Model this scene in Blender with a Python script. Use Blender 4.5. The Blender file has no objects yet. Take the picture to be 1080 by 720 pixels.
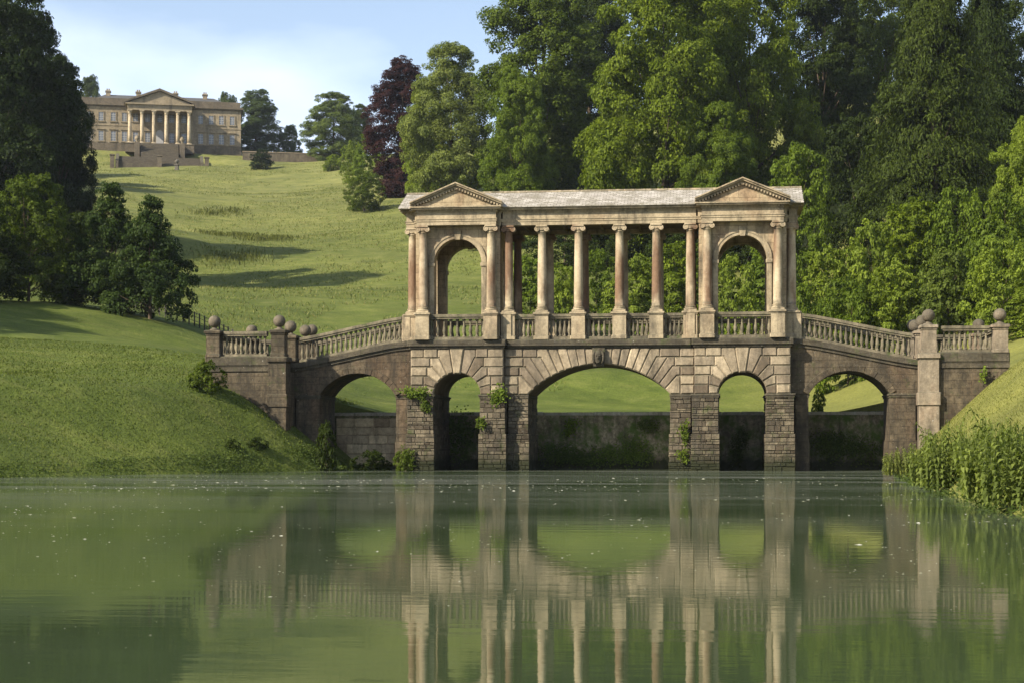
import bpy, math, random
import numpy as np
C = bpy.context.scene
COL = C.collection
R = math.radians

# ------------------------------------------------------------------ camera, sky, sun, exposure
TH, DIST, EYE, XC = R(6.84), 93.0, 1.4, 6.567
cam_d = bpy.data.cameras.new('camera'); cam = bpy.data.objects.new('camera', cam_d); COL.objects.link(cam)
cam.location = (XC, -DIST, EYE); cam.rotation_euler = (R(90), 0, TH)
cam_d.sensor_width = 36; cam_d.lens = 62.0; cam_d.shift_y = 0.1
cam_d.clip_start = 0.1; cam_d.clip_end = 6000
C.camera = cam
SUN_EL = R(35); SUN_H = (-0.75, -0.66)
n_ = math.hypot(*SUN_H); SX, SY = SUN_H[0]/n_, SUN_H[1]/n_
sd = bpy.data.lights.new('sun', 'SUN'); sun = bpy.data.objects.new('sun', sd); COL.objects.link(sun)
sd.energy = 5.0; sd.angle = R(1.0); sd.color = (1.0, 0.90, 0.74)
sun.location = (-200, -120, 150)
sun.rotation_euler = (R(90) - SUN_EL, 0, math.atan2(SX, -SY))   # lamp's -Z points away from the sun
W = bpy.data.worlds.new('World'); C.world = W; W.use_nodes = True
nt = W.node_tree; nt.nodes.clear()
sky = nt.nodes.new('ShaderNodeTexSky'); sky.sky_type = 'NISHITA'; sky.sun_disc = False
sky.sun_elevation = SUN_EL; sky.sun_rotation = math.atan2(SX, SY); sky.altitude = 100; sky.air_density = 1.0; sky.dust_density = 1.2; sky.ozone_density = 1.2
bg = nt.nodes.new('ShaderNodeBackground'); bg.inputs[1].default_value = 0.094
wo = nt.nodes.new('ShaderNodeOutputWorld')
tc = nt.nodes.new('ShaderNodeTexCoord'); mp = nt.nodes.new('ShaderNodeMapping'); mp.inputs['Scale'].default_value = (1, 1, 2.6)
mp.inputs['Location'].default_value = (0.35, 0.1, 0.12)
cn = nt.nodes.new('ShaderNodeTexNoise'); cn.inputs['Scale'].default_value = 2.6; cn.inputs['Detail'].default_value = 7; cn.inputs['Roughness'].default_value = 0.5
cr = nt.nodes.new('ShaderNodeValToRGB'); cr.color_ramp.elements[0].position = 0.45; cr.color_ramp.elements[1].position = 0.72; cr.color_ramp.elements[0].color = (0.0,0.0,0.0,1)
mixc = nt.nodes.new('ShaderNodeMixRGB'); mixc.inputs[2].default_value = (7.2, 7.9, 9.4, 1)
nt.links.new(tc.outputs['Generated'], mp.inputs[0]); nt.links.new(mp.outputs[0], cn.inputs[0]); nt.links.new(cn.outputs[0], cr.inputs[0])
sz = nt.nodes.new('ShaderNodeSeparateXYZ'); nt.links.new(tc.outputs['Generated'], sz.inputs[0])
hr = nt.nodes.new('ShaderNodeValToRGB'); hr.color_ramp.elements[0].position = 0.02; hr.color_ramp.elements[0].color = (0.42,0.42,0.42,1); hr.color_ramp.elements[1].position = 0.34; hr.color_ramp.elements[1].color = (0.03,0.03,0.03,1); nt.links.new(sz.outputs[2], hr.inputs[0])
scr = nt.nodes.new('ShaderNodeMixRGB'); scr.blend_type = 'SCREEN'; scr.inputs[0].default_value = 1.0; nt.links.new(cr.outputs[0], scr.inputs[1]); nt.links.new(hr.outputs[0], scr.inputs[2]); nt.links.new(scr.outputs[0], mixc.inputs[0]); nt.links.new(sky.outputs[0], mixc.inputs[1]); nt.links.new(mixc.outputs[0], bg.inputs[0]); nt.links.new(bg.outputs[0], wo.inputs[0])
C.view_settings.view_transform = 'Standard'; C.view_settings.look = 'None'; C.view_settings.gamma = 1; C.view_settings.exposure = 0.98
C.view_settings.use_curve_mapping = False
C.cycles.max_bounces = 6; C.cycles.diffuse_bounces = 3; C.cycles.glossy_bounces = 3; C.cycles.transmission_bounces = 4

# ------------------------------------------------------------------ helpers
cT, sT = math.cos(TH), math.sin(TH)
def at(px, d):
    """world X, Y of a point d metres in front of the lens, on the sight line through column px of the 1080 wide photograph"""
    u = (px - 540) / 1860 * d
    return XC + u*cT - d*sT, -DIST + u*sT + d*cT
def zat(py, d): return EYE + (468 - py) * d / 1860

class MB:
    def __init__(s): s.v = []; s.f = []; s.sm = []
    def add(s, vs, fs, smooth=False):
        o = len(s.v); s.v += [tuple(p) for p in vs]
        for f in fs: s.f.append([i + o for i in f]); s.sm.append(smooth)
        return s
    def box(s, x0, x1, y0, y1, z0, z1, t=0.0):
        """box, its top narrowed by t"""
        vs = [(x0,y0,z0),(x1,y0,z0),(x1,y1,z0),(x0,y1,z0),(x0+t,y0+t,z1),(x1-t,y0+t,z1),(x1-t,y1-t,z1),(x0+t,y1-t,z1)]
        return s.add(vs, [(0,3,2,1),(4,5,6,7),(0,1,5,4),(1,2,6,5),(2,3,7,6),(3,0,4,7)])
    def cbox(s, x0, x1, y0, y1, z0, z1, c=0.03):
        """box with chamfered edges on top and uprights"""
        def ring(z, q): 
            return [(x0+q+c,y0+q,z),(x1-q-c,y0+q,z),(x1-q,y0+q+c,z),(x1-q,y1-q-c,z),(x1-q-c,y1-q,z),(x0+q+c,y1-q,z),(x0+q,y1-q-c,z),(x0+q,y0+q+c,z)]
        vs = ring(z0, 0) + ring(z1-c, 0) + ring(z1, c)
        fs = [tuple(range(7,-1,-1)), tuple(range(16,24))]
        for k in (0, 8):
            for i in range(8): fs.append((k+i, k+(i+1)%8, k+8+(i+1)%8, k+8+i))
        return s.add(vs, fs)
    def prism(s, poly, y0, y1, front=True, back=True):
        """poly in x,z (counter-clockwise seen from -y), extruded from y0 to y1"""
        n = len(poly); vs = [(x,y0,z) for x,z in poly] + [(x,y1,z) for x,z in poly]
        fs = []
        if front: fs.append(tuple(range(n)))
        if back: fs.append(tuple(range(2*n-1, n-1, -1)))
        for i in range(n): j = (i+1) % n; fs.append((i, n+i, n+j, j))
        return s.add(vs, fs)
    def prism_x(s, poly, x0, x1):
        n = len(poly); vs = [(x0,y,z) for y,z in poly] + [(x1,y,z) for y,z in poly]
        fs = [tuple(range(n-1,-1,-1)), tuple(range(n,2*n))]
        for i in range(n): j = (i+1) % n; fs.append((i, j, n+j, n+i))
        return s.add(vs, fs)
    def lathe(s, prof, cx=0, cy=0, cz=0, n=14, smooth=True):
        vs = []; fs = []
        for r, z in prof:
            for k in range(n):
                a = 2*math.pi*k/n; vs.append((cx+r*math.cos(a), cy+r*math.sin(a), cz+z))
        for i in range(len(prof)-1):
            for k in range(n):
                k2 = (k+1) % n; fs.append((i*n+k, i*n+k2, (i+1)*n+k2, (i+1)*n+k))
        s.add(vs, fs, smooth)
        m = len(prof)-1
        s.f.append([len(s.v)-len(vs)+m*n+k for k in range(n)]); s.sm.append(False)
        s.f.append([len(s.v)-len(vs)+n-1-k for k in range(n)]); s.sm.append(False)
        return s
    def tube(s, pts, rads, n=7):
        vs = []; fs = []
        for i, p in enumerate(pts):
            p = np.array(p); a = np.array(pts[max(i-1,0)]); b = np.array(pts[min(i+1,len(pts)-1)])
            d = b - a; d = d/(np.linalg.norm(d)+1e-9)
            u = np.cross(d, (0.31,0.87,0.12)); u /= np.linalg.norm(u)+1e-9; w = np.cross(d, u)
            for k in range(n):
                t = 2*math.pi*k/n; vs.append(tuple(p + rads[i]*(u*math.cos(t) + w*math.sin(t))))
        for i in range(len(pts)-1):
            for k in range(n):
                k2 = (k+1) % n; fs.append((i*n+k, i*n+k2, (i+1)*n+k2, (i+1)*n+k))
        s.add(vs, fs, True); 
        o = len(s.v)-len(vs); m = len(pts)-1
        s.f.append([o+m*n+k for k in range(n)]); s.sm.append(False)
        return s
    def mesh(s, name, mat):
        me = bpy.data.meshes.new(name); me.from_pydata(s.v, [], s.f); me.polygons.foreach_set('use_smooth', s.sm)
        if mat: me.materials.append(mat)
        me.update(); return me
    def build(s, name, mat, parent=None, loc=None):
        o = bpy.data.objects.new(name, s.mesh(name, mat)); COL.objects.link(o)
        if parent: o.parent = parent
        if loc: o.location = loc
        return o
def tag(o, label=None, cat=None, group=None, kind=None):
    if label: o['label'] = label
    if cat: o['category'] = cat
    if group: o['group'] = group
    if kind: o['kind'] = kind
    return o
def thing(name, label, cat, loc=(0,0,0), rz=0, group=None):
    o = bpy.data.objects.new(name, None); COL.objects.link(o); o.location = loc; o.rotation_euler = (0,0,rz); o.empty_display_size = 0.2
    return tag(o, label, cat, group)
def copy_tree(o, parent=None, loc=None, rz=None, scale=None):
    c = o.copy(); COL.objects.link(c)
    if parent is not None: c.parent = parent
    if loc is not None: c.location = loc
    if rz is not None: c.rotation_euler = (0,0,rz)
    if scale is not None: c.scale = scale
    for ch in list(o.children): copy_tree(ch, c)
    return c
def np_mesh(name, verts, nper, mat, smooth=False):
    """verts: (n_faces*nper, 3) array, every face its own nper corners"""
    nv = len(verts); nf = nv // nper
    me = bpy.data.meshes.new(name); me.vertices.add(nv); me.vertices.foreach_set('co', verts.astype(np.float32).ravel())
    me.loops.add(nv); me.loops.foreach_set('vertex_index', np.arange(nv, dtype=np.int32))
    me.polygons.add(nf); me.polygons.foreach_set('loop_start', np.arange(0, nv, nper, dtype=np.int32))
    me.polygons.foreach_set('loop_total', np.full(nf, nper, dtype=np.int32))
    if mat: me.materials.append(mat)
    me.update(calc_edges=True); me.validate(); return me

# ------------------------------------------------------------------ materials
class NT:
    def __init__(s, name):
        s.m = bpy.data.materials.new(name); s.m.use_nodes = True; s.t = s.m.node_tree; s.t.nodes.clear()
        s.out = s.t.nodes.new('ShaderNodeOutputMaterial')
    def n(s, typ, **kw):
        nd = s.t.nodes.new('ShaderNode' + typ)
        for k, v in kw.items():
            if k.startswith('_'): setattr(nd, k[1:], v)
            else:
                key = int(k[1:]) if k[0] == 'i' and k[1:].isdigit() else k.replace('__', ' ')
                if hasattr(v, 'is_output'): s.t.links.new(v, nd.inputs[key])
                else: nd.inputs[key].default_value = v
        return nd
    def ramp(s, fac, stops):
        r = s.t.nodes.new('ShaderNodeValToRGB'); el = r.color_ramp.elements
        while len(el) < len(stops): el.new(0.5)
        for e, (p, c) in zip(el, stops): e.position = p; e.color = c if len(c) == 4 else (*c, 1)
        s.t.links.new(fac, r.inputs[0]); return r.outputs[0]
    def mix(s, fac, a, b, mode='MIX'):
        return s.n('MixRGB', _blend_type=mode, i0=fac, i1=a, i2=b).outputs[0]
    def math(s, op, a, b=0.0, clamp=False):
        return s.n('Math', _operation=op, _use_clamp=clamp, i0=a, i1=b).outputs[0]
    def noise(s, vec, scale, detail=5, rough=0.6):
        return s.n('TexNoise', Vector=vec, Scale=scale, Detail=detail, Roughness=rough).outputs[0]
    def coords(s, sc=(1,1,1), kind='Position'):
        if kind == 'Position': v = s.n('NewGeometry').outputs['Position']
        else: v = s.n('TexCoord').outputs[kind]
        return s.n('Mapping', Vector=v, Scale=sc).outputs[0]
    def finish(s, col, rough=0.9, bump=None, strength=0.5, dist=0.05, spec=0.25):
        kw = dict(Base__Color=col, Roughness=rough); p = s.n('BsdfPrincipled', **kw)
        p.inputs['Specular IOR Level'].default_value = spec
        if bump is not None:
            b = s.n('Bump', Height=bump, Strength=strength, Distance=dist); s.t.links.new(b.outputs[0], p.inputs['Normal'])
        s.t.links.new(p.outputs[0], s.out.inputs[0]); return s.m

def stone(name, lo, hi, dark=(0.05,0.045,0.035), dirt=0.5, orange=0.0, moss=0.15, joints=None, island=False, bump=0.5, drip=True, scale=1.0, jc=0.84, wet=False, mosscol=(0.055,0.075,0.022), grit=0.6, stain=(0.22,0.11,0.058), cover=0.5):
    """weathered limestone: patchy base colour, black crust in streaks, lichen, moss and optional ashlar joints"""
    k = NT(name); P = k.coords()
    base = k.ramp(k.noise(P, 0.9*scale, 7, 0.65), [(0.3, lo), (0.7, hi)])
    if island:
        rnd = k.n('NewGeometry').outputs['Random Per Island']
        base = k.mix(1.0, base, k.ramp(rnd, [(0, (0.50,0.45,0.42)), (0.35, (0.85,0.82,0.80)), (0.7, (1.05,1.02,0.96)), (1, (1.5,1.45,1.36))]), 'MULTIPLY')
    if orange > 0:
        m = k.ramp(k.noise(k.coords((1.3,1.3,0.45)), 0.55, 4, 0.55), [(cover, (0,0,0)), (cover+0.16, (orange,)*3)])
        base = k.mix(m, base, (*stain, 1))
    height = k.noise(P, 14*scale, 6, 0.7)
    if joints:
        bw, bh = joints
        sx = k.n('SeparateXYZ', Vector=k.n('NewGeometry').outputs['Position'])
        nx = k.n('SeparateXYZ', Vector=k.n('NewGeometry').outputs['True Normal'])
        side = k.math('GREATER_THAN', k.math('ABSOLUTE', nx.outputs[0]), 0.7)
        along = k.n('Mix', i0=side, i2=sx.outputs[0], i3=sx.outputs[1]).outputs[0]
        vec = k.n('CombineXYZ', i0=along, i1=sx.outputs[2]).outputs[0]
        wob = k.n('MixRGB', i0=0.02, i1=vec, i2=k.n('TexNoise', Vector=P, Scale=3.0).outputs[1]).outputs[0]
        bt = k.n('TexBrick', Vector=wob, Color1=(jc,jc,jc,1), Color2=(1.06,1.05,1.03,1), Mortar=(jc*0.6,jc*0.57,jc*0.53,1), Scale=1.0)
        bt.inputs['Mortar Size'].default_value = min(bh*0.08, 0.012); bt.inputs['Mortar Smooth'].default_value = 0.3
        bt.inputs['Brick Width'].default_value = bw; bt.inputs['Row Height'].default_value = bh; bt.inputs['Bias'].default_value = 0.1
        base = k.mix(0.9, base, bt.outputs[0], 'MULTIPLY')
        height = k.math('SUBTRACT', height, k.math('MULTIPLY', bt.outputs[1], 1.6))
    base = k.mix(grit, base, k.ramp(k.noise(P, 5.5*scale, 9, 0.78), [(0.34, (0.42,0.40,0.38)), (0.52, (0.95,0.95,0.94)), (0.68, (1.4,1.38,1.3))]), 'MULTIPLY')
    # black crust, streaked downwards
    st = k.noise(k.coords((1.5,1.5,0.35) if drip else (1,1,1)), 1.1*scale, 8, 0.7)
    m = k.ramp(st, [(0.60-0.28*dirt, (0,0,0)), (0.80-0.22*dirt, (0.85,)*3)])
    base = k.mix(m, base, (*dark, 1))
    # tops gather soot, lichen and moss
    nz = k.n('SeparateXYZ', Vector=k.n('NewGeometry').outputs['Normal']).outputs[2]
    up = k.math('MULTIPLY', k.ramp(nz, [(0.35, (0,0,0)), (0.8, (1,1,1))]), k.ramp(k.noise(P, 2.4, 5, 0.7), [(0.35, (0,0,0)), (0.55, (0.8,)*3)]))
    base = k.mix(up, base, (0.07,0.068,0.045,1))
    if moss > 0:
        mm = k.ramp(k.noise(P, 1.7, 6, 0.7), [(0.62-0.2*moss, (0,0,0)), (0.75-0.15*moss, (min(1, moss*2.5),)*3)])
        base = k.mix(mm, base, (*mosscol, 1))
    if wet:
        zz = k.n('SeparateXYZ', Vector=k.n('NewGeometry').outputs['Position']).outputs[2]; zz = k.math('ADD', zz, k.math('MULTIPLY', k.noise(P, 1.2, 4, 0.7), -0.9))
        base = k.mix(k.ramp(zz, [(0.0, (0.9,)*3), (0.12, (0.55,)*3), (0.6, (0,0,0))]), base, (0.022,0.026,0.012,1))
    sp = k.ramp(k.noise(P, 9.0, 3, 0.5), [(0.70, (0,0,0)), (0.76, (0.55,)*3)])
    base = k.mix(sp, base, (0.42,0.40,0.34,1))
    return k.finish(base, 0.92, height, bump, 0.04, 0.15)

M = {}
M['facing'] = stone('facing_stone', (0.175,0.146,0.104), (0.34,0.288,0.212), dirt=0.5, moss=0.06, island=True)
M['bath'] = stone('bath_stone', (0.27,0.215,0.135), (0.45,0.365,0.24), dirt=0.44, orange=0.4, moss=0.06, joints=(0.9,0.45), bump=0.4)
M['column'] = stone('column_stone', (0.31,0.25,0.16), (0.49,0.405,0.28), dirt=0.36, orange=0.9, cover=0.44, stain=(0.145,0.083,0.050), grit=0.4, moss=0.0, bump=0.35)
M['pillar'] = stone('pillar_stone', (0.16,0.13,0.092), (0.33,0.275,0.2), dirt=0.52, orange=0.3, moss=0.12, bump=0.5)
M['trim'] = stone('trim_stone', (0.26,0.212,0.138), (0.425,0.35,0.235), dirt=0.48, orange=0.2, moss=0.05, bump=0.35)
M['baluster'] = stone('baluster_stone', (0.115,0.10,0.066), (0.245,0.21,0.143), dirt=0.62, moss=0.38, bump=0.5)
M['band'] = stone('band_stone', (0.046,0.040,0.029), (0.125,0.107,0.075), dirt=0.62, grit=0.95, moss=0.3, joints=(1.2,0.6), bump=0.6)
M['ramp'] = stone('ramp_stone', (0.050,0.042,0.030), (0.150,0.120,0.080), dirt=0.66, orange=0.16, grit=0.95, moss=0.22, dark=(0.03,0.027,0.021), joints=(0.85,0.38), bump=0.5, jc=0.88)
M['rubble'] = stone('rubble_stone', (0.058,0.050,0.036), (0.185,0.158,0.115), dirt=0.6, moss=0.3, grit=0.95, island=True, bump=0.9, wet=True)
M['dam'] = stone('dam_stone', (0.17,0.14,0.09), (0.46,0.39,0.27), dark=(0.022,0.028,0.012), dirt=0.62, moss=0.95, grit=1.0, bump=1.0, wet=True, mosscol=(0.075,0.115,0.024))
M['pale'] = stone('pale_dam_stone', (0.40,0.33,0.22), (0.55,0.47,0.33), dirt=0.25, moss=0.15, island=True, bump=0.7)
M['coping'] = stone('coping_stone', (0.30,0.28,0.23), (0.48,0.45,0.38), dirt=0.25, moss=0.12, bump=0.5)
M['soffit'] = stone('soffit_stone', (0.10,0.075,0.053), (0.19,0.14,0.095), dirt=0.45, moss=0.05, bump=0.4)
M['ball'] = stone('ball_stone', (0.10,0.085,0.062), (0.2,0.165,0.12), dirt=0.6, moss=0.1, bump=0.6)
M['stair'] = stone('stair_stone', (0.066,0.056,0.040), (0.125,0.106,0.075), dirt=0.3, moss=0.1, bump=0.3)
M['house_col'] = stone('mansion_column_stone', (0.36,0.29,0.19), (0.46,0.38,0.26), dirt=0.1, moss=0.0, bump=0.2, scale=0.3)
M['house'] = stone('mansion_stone', (0.20,0.162,0.105), (0.285,0.235,0.16), dirt=0.26, moss=0.0, bump=0.2, scale=0.3)
M['house_dark'] = stone('mansion_sooty_stone', (0.085,0.07,0.05), (0.155,0.128,0.09), dirt=0.4, moss=0.0, bump=0.3, scale=0.4)

def plain(name, col, rough=0.8, var=0.25, scale=6.0, spec=0.25, bump=0.2):
    k = NT(name); P = k.coords()
    n = k.noise(P, scale, 5, 0.6)
    c = k.ramp(n, [(0.3, tuple(x*(1-var) for x in col)), (0.7, tuple(x*(1+var) for x in col))])
    return k.finish(c, rough, n, bump, 0.02, spec)
M['lead'] = plain('roof_lead', (0.07,0.07,0.068), 0.85)
M['sash'] = plain('grey_sash_paint', (0.34,0.33,0.31), 0.5, 0.05)
M['white'] = plain('white_paint', (0.72,0.70,0.66), 0.5, 0.05)
M['bark'] = plain('bark', (0.085,0.065,0.045), 0.95, 0.45, 3.0, 0.1, 0.8)
M['pale_bark'] = plain('pale_bark', (0.20,0.155,0.11), 0.95, 0.4, 3.0, 0.1, 0.8)
M['fence'] = plain('weathered_iron', (0.05,0.045,0.04), 0.8)
M['bronze'] = plain('dark_weathered_stone', (0.10,0.09,0.07), 0.9)
k = NT('window_glass'); p = k.n('BsdfPrincipled', Base__Color=(0.14,0.15,0.165,1), Roughness=0.12); k.t.links.new(p.outputs[0], k.out.inputs[0]); M['glass'] = k.m

# stone slates on the roof
k = NT('stone_slates'); P = k.coords((1,1.12,1))
bt = k.n('TexBrick', Vector=P, Color1=(0.26,0.235,0.20,1), Color2=(0.44,0.41,0.36,1), Mortar=(0.08,0.07,0.06,1), Scale=1.0)
bt.inputs['Brick Width'].default_value = 0.34; bt.inputs['Row Height'].default_value = 0.24; bt.inputs['Mortar Size'].default_value = 0.012; bt.inputs['Bias'].default_value = 0.0
c = k.mix(k.ramp(k.noise(P, 1.6, 6, 0.7), [(0.42, (0,0,0)), (0.62, (0.75,)*3)]), bt.outputs[0], (0.14,0.125,0.085,1))
c = k.mix(k.ramp(k.noise(P, 6, 3, 0.6), [(0.64, (0,0,0)), (0.7, (0.6,)*3)]), c, (0.5,0.48,0.43,1))
M['slate'] = k.finish(c, 0.85, k.math('SUBTRACT', k.noise(P, 9, 4), bt.outputs[1]), 0.8, 0.04, 0.2)

# grass
k = NT('grass'); P = k.coords()
n1 = k.noise(P, 0.045, 6, 0.62); n2 = k.noise(P, 0.5, 6, 0.7); n3 = k.noise(P, 5.0, 4, 0.7)
c1 = k.ramp(n2, [(0.3, (0.060,0.085,0.016)), (0.5, (0.088,0.114,0.023)), (0.72, (0.132,0.150,0.040))])
sy = k.n('SeparateXYZ', Vector=P)
far = k.ramp(k.math('MULTIPLY', k.math('ADD', sy.outputs[1], k.math('MULTIPLY', n1, 160.0)), 1/400.0), [(0.30, (0,0,0)), (0.85, (1,1,1))])
hay = k.ramp(n2, [(0.28, (0.115,0.135,0.036)), (0.7, (0.205,0.20,0.075))])
c1 = k.mix(far, c1, hay)
c1 = k.mix(k.ramp(k.noise(k.coords((0.35,1.6,0.3)), 0.35, 5, 0.7), [(0.55, (0,0,0)), (0.75, (0.5,)*3)]), c1, (0.16,0.15,0.055,1))
rb = k.ramp(k.math('ADD', k.math('MULTIPLY', sy.outputs[0], 0.05), k.math('MULTIPLY', n1, 0.3)), [(0.40, (0,0,0)), (0.85, (0.7,)*3)])
c1 = k.mix(rb, c1, (0.19,0.185,0.055,1))
rush = k.ramp(k.noise(k.coords((0.5,1,0.3)), 0.09, 5, 0.65), [(0.60, (0,0,0)), (0.70, (0.6,)*3)])
c1 = k.mix(rush, c1, (0.045,0.062,0.018,1))
c1 = k.mix(k.ramp(n3, [(0.35, (0.42,)*3), (0.6, (0,0,0))]), c1, (0.028,0.04,0.010,1))
c1 = k.mix(1.0, c1, k.ramp(k.noise(k.coords((0.5,1,0.5)), 0.13, 8, 0.72), [(0.3, (0.66,0.7,0.7)), (0.7, (1.3,1.26,1.1))]), 'MULTIPLY')
hgt = k.math('ADD', k.math('MULTIPLY', n2, 2.0), n3)
M['grass'] = k.finish(c1, 0.95, hgt, 0.8, 0.12, 0.1)
k = NT('blades'); g = k.n('NewGeometry')
c = k.ramp(g.outputs['Random Per Island'], [(0, (0.066,0.092,0.017)), (0.5, (0.088,0.116,0.023)), (0.9, (0.115,0.138,0.032)), (1, (0.16,0.165,0.055))])
d_ = k.n('BsdfDiffuse', Color=c); t_ = k.n('BsdfTranslucent', Color=c); mx = k.n('MixShader', i0=0.3, i1=d_.outputs[0], i2=t_.outputs[0])
k.t.links.new(mx.outputs[0], k.out.inputs[0]); M['blades'] = k.m
k = NT('meadow_blades'); c = k.ramp(k.n('NewGeometry').outputs['Random Per Island'], [(0, (0.075,0.105,0.022)), (0.5, (0.13,0.155,0.038)), (1, (0.23,0.215,0.085))])
d_ = k.n('BsdfDiffuse', Color=c); t_ = k.n('BsdfTranslucent', Color=c); mx = k.n('MixShader', i0=0.3, i1=d_.outputs[0], i2=t_.outputs[0]); k.t.links.new(mx.outputs[0], k.out.inputs[0]); M['meadow_blades'] = k.m
k = NT('dry_blades'); c = k.ramp(k.n('NewGeometry').outputs['Random Per Island'], [(0, (0.085,0.10,0.02)), (0.5, (0.15,0.16,0.035)), (1, (0.26,0.24,0.09))])
d_ = k.n('BsdfDiffuse', Color=c); t_ = k.n('BsdfTranslucent', Color=c); mx = k.n('MixShader', i0=0.3, i1=d_.outputs[0], i2=t_.outputs[0]); k.t.links.new(mx.outputs[0], k.out.inputs[0]); M['dry_blades'] = k.m

# leaves: colour of the object, varied leaf by leaf
def leaf_mat(name, spread=0.42, trans=0.40, gloss=0.08):
    k = NT(name); g = k.n('NewGeometry'); oc = k.n('ObjectInfo').outputs['Color']
    rnd = g.outputs['Random Per Island']
    v = k.ramp(rnd, [(0, (1-spread,)*3), (0.5, (1,1,1)), (1, (1+spread*1.1, 1+spread*0.95, 1+spread*0.7))])
    c = k.mix(1.0, oc, v, 'MULTIPLY')
    big = k.ramp(k.noise(k.coords(), 0.35, 3, 0.6), [(0.3, (0.76,0.78,0.72)), (0.7, (1.26,1.2,1.0))])
    c = k.mix(1.0, c, big, 'MULTIPLY')
    p = k.n('BsdfPrincipled', Base__Color=c, Roughness=0.55); p.inputs['Specular IOR Level'].default_value = gloss
    t = k.n('BsdfTranslucent', Color=k.mix(1.0, c, (1.25,1.3,0.55,1), 'MULTIPLY'))
    mx = k.n('MixShader', i0=trans, i1=p.outputs[0], i2=t.outputs[0]); k.t.links.new(mx.outputs[0], k.out.inputs[0]); return k.m
M['leaf'] = leaf_mat('leaves'); M['needle'] = leaf_mat('needles', 0.5, 0.2, 0.06)

# pond water: murky, nearly still, filmed with dust towards the bridge
k = NT('pond_water'); P = k.coords()
rip = k.noise(k.coords((0.5,1.6,1)), 1.3, 4, 0.55); rip2 = k.noise(k.coords((0.6,1.4,1)), 7.0, 3, 0.6)
hgt = k.math('ADD', rip, k.math('MULTIPLY', rip2, 0.12))
film = k.ramp(k.noise(k.coords((0.05,0.22,1)), 1.0, 7, 0.65), [(0.40, (0,0,0)), (0.62, (1,1,1))])
yy = k.n('SeparateXYZ', Vector=P).outputs[1]
film = k.math('MULTIPLY', film, k.ramp(k.math('MULTIPLY', k.math('ADD', yy, 80.0), 1/80.0), [(0.15, (0.1,)*3), (0.62, (0.9,)*3)]))
col = k.mix(film, (0.030,0.046,0.019,1), (0.10,0.106,0.082,1))
p = k.n('BsdfPrincipled', Base__Color=col, IOR=1.33, Roughness=k.math('ADD', 0.030, k.math('MULTIPLY', film, 0.02)))
b = k.n('Bump', Height=hgt, Strength=0.07, Distance=0.03); k.t.links.new(b.outputs[0], p.inputs['Normal'])
dfm = k.n('BsdfDiffuse', Color=k.mix(film, (0.040,0.058,0.026,1), (0.105,0.11,0.094,1))); mx = k.n('MixShader', i0=k.math('ADD', 0.15, k.math('MULTIPLY', film, 0.40)), i1=p.outputs[0], i2=dfm.outputs[0])
k.t.links.new(mx.outputs[0], k.out.inputs[0]); M['water'] = k.m
k = NT('floating_specks'); g = k.n('NewGeometry')
c = k.ramp(g.outputs['Random Per Island'], [(0, (0.14,0.15,0.07)), (0.6, (0.33,0.33,0.24)), (1, (0.55,0.54,0.46))]); M['specks'] = k.finish(c, 0.8)

# ------------------------------------------------------------------ terrain
cp = []
def cpx(px, py, d): x, y = at(px, d); cp.append((x, y, zat(py, d)))
def cpw(x, y, z): cp.append((x, y, z))
for a in [(168,161,500),(168,177,462),(250,176,462),(90,176,462),(330,171,466),(250,160,500),(300,200,400),(190,184,432),(400,206,345),(100,200,330),(200,250,285),(300,250,265),
          (100,270,220),(250,300,200),(350,300,200),(420,318,180),(300,338,165),(460,338,165),(440,225,300),(380,430,120),(380,392,146),(630,430,120),(630,392,146),(890,430,120),(890,398,136),
          (0,386,93),(100,387,95),(195,389,99),(0,352,112),(100,356,114),(180,368,114),(0,317,138),(100,325,138),(200,350,135),(224,377,106),(140,324,153),(232,350,148),(0,215,215),(60,215,230),(-150,320,115),(-250,240,200),(-250,190,300),(-100,165,480),
          (1070,362,114),(980,345,132),(1090,335,125),(800,335,165),(700,340,165),(600,220,260),(900,262,205),(1080,215,200),(800,160,300),(1000,160,280),(600,130,420),(1300,290,130),(1350,200,200)]: cpx(*a)
for a in [(0,9,2.9),(-12,9,2.9),(12,9,2.9),(0,30,3.6),(-26,8,6.3),(26,8,6.6),(23,-4,6.2),(30,-30,8),(30,-60,7),(-40,-25,6.6),(-40,-60,6),(-60,-90,6),(50,-90,7),(0,-130,3),(-80,-20,16),(-80,40,20),(80,0,30),
          (-200,-300,5),(200,-300,5),(-500,0,50),(500,0,70),(-150,520,84),(0,700,96),(-500,700,90),(500,600,120),(-900,1500,95),(0,1700,95),(900,1500,110),(-900,-300,10),(900,-300,20),(250,250,80)]: cpw(*a)
cp = np.array(cp, float); SC = 100.0
def U(r2): return np.where(r2 > 1e-12, r2*np.log(r2 + 1e-12), 0.0)
_n = len(cp); _p = cp[:, :2]/SC
_K = U(((_p[:,None]-_p[None])**2).sum(-1)) + np.eye(_n)*0.002
_P = np.hstack([np.ones((_n,1)), _p]); _A = np.zeros((_n+3,_n+3)); _A[:_n,:_n] = _K; _A[:_n,_n:] = _P; _A[_n:,:_n] = _P.T
_w = np.linalg.solve(_A, np.concatenate([cp[:,2], np.zeros(3)]))
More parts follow.
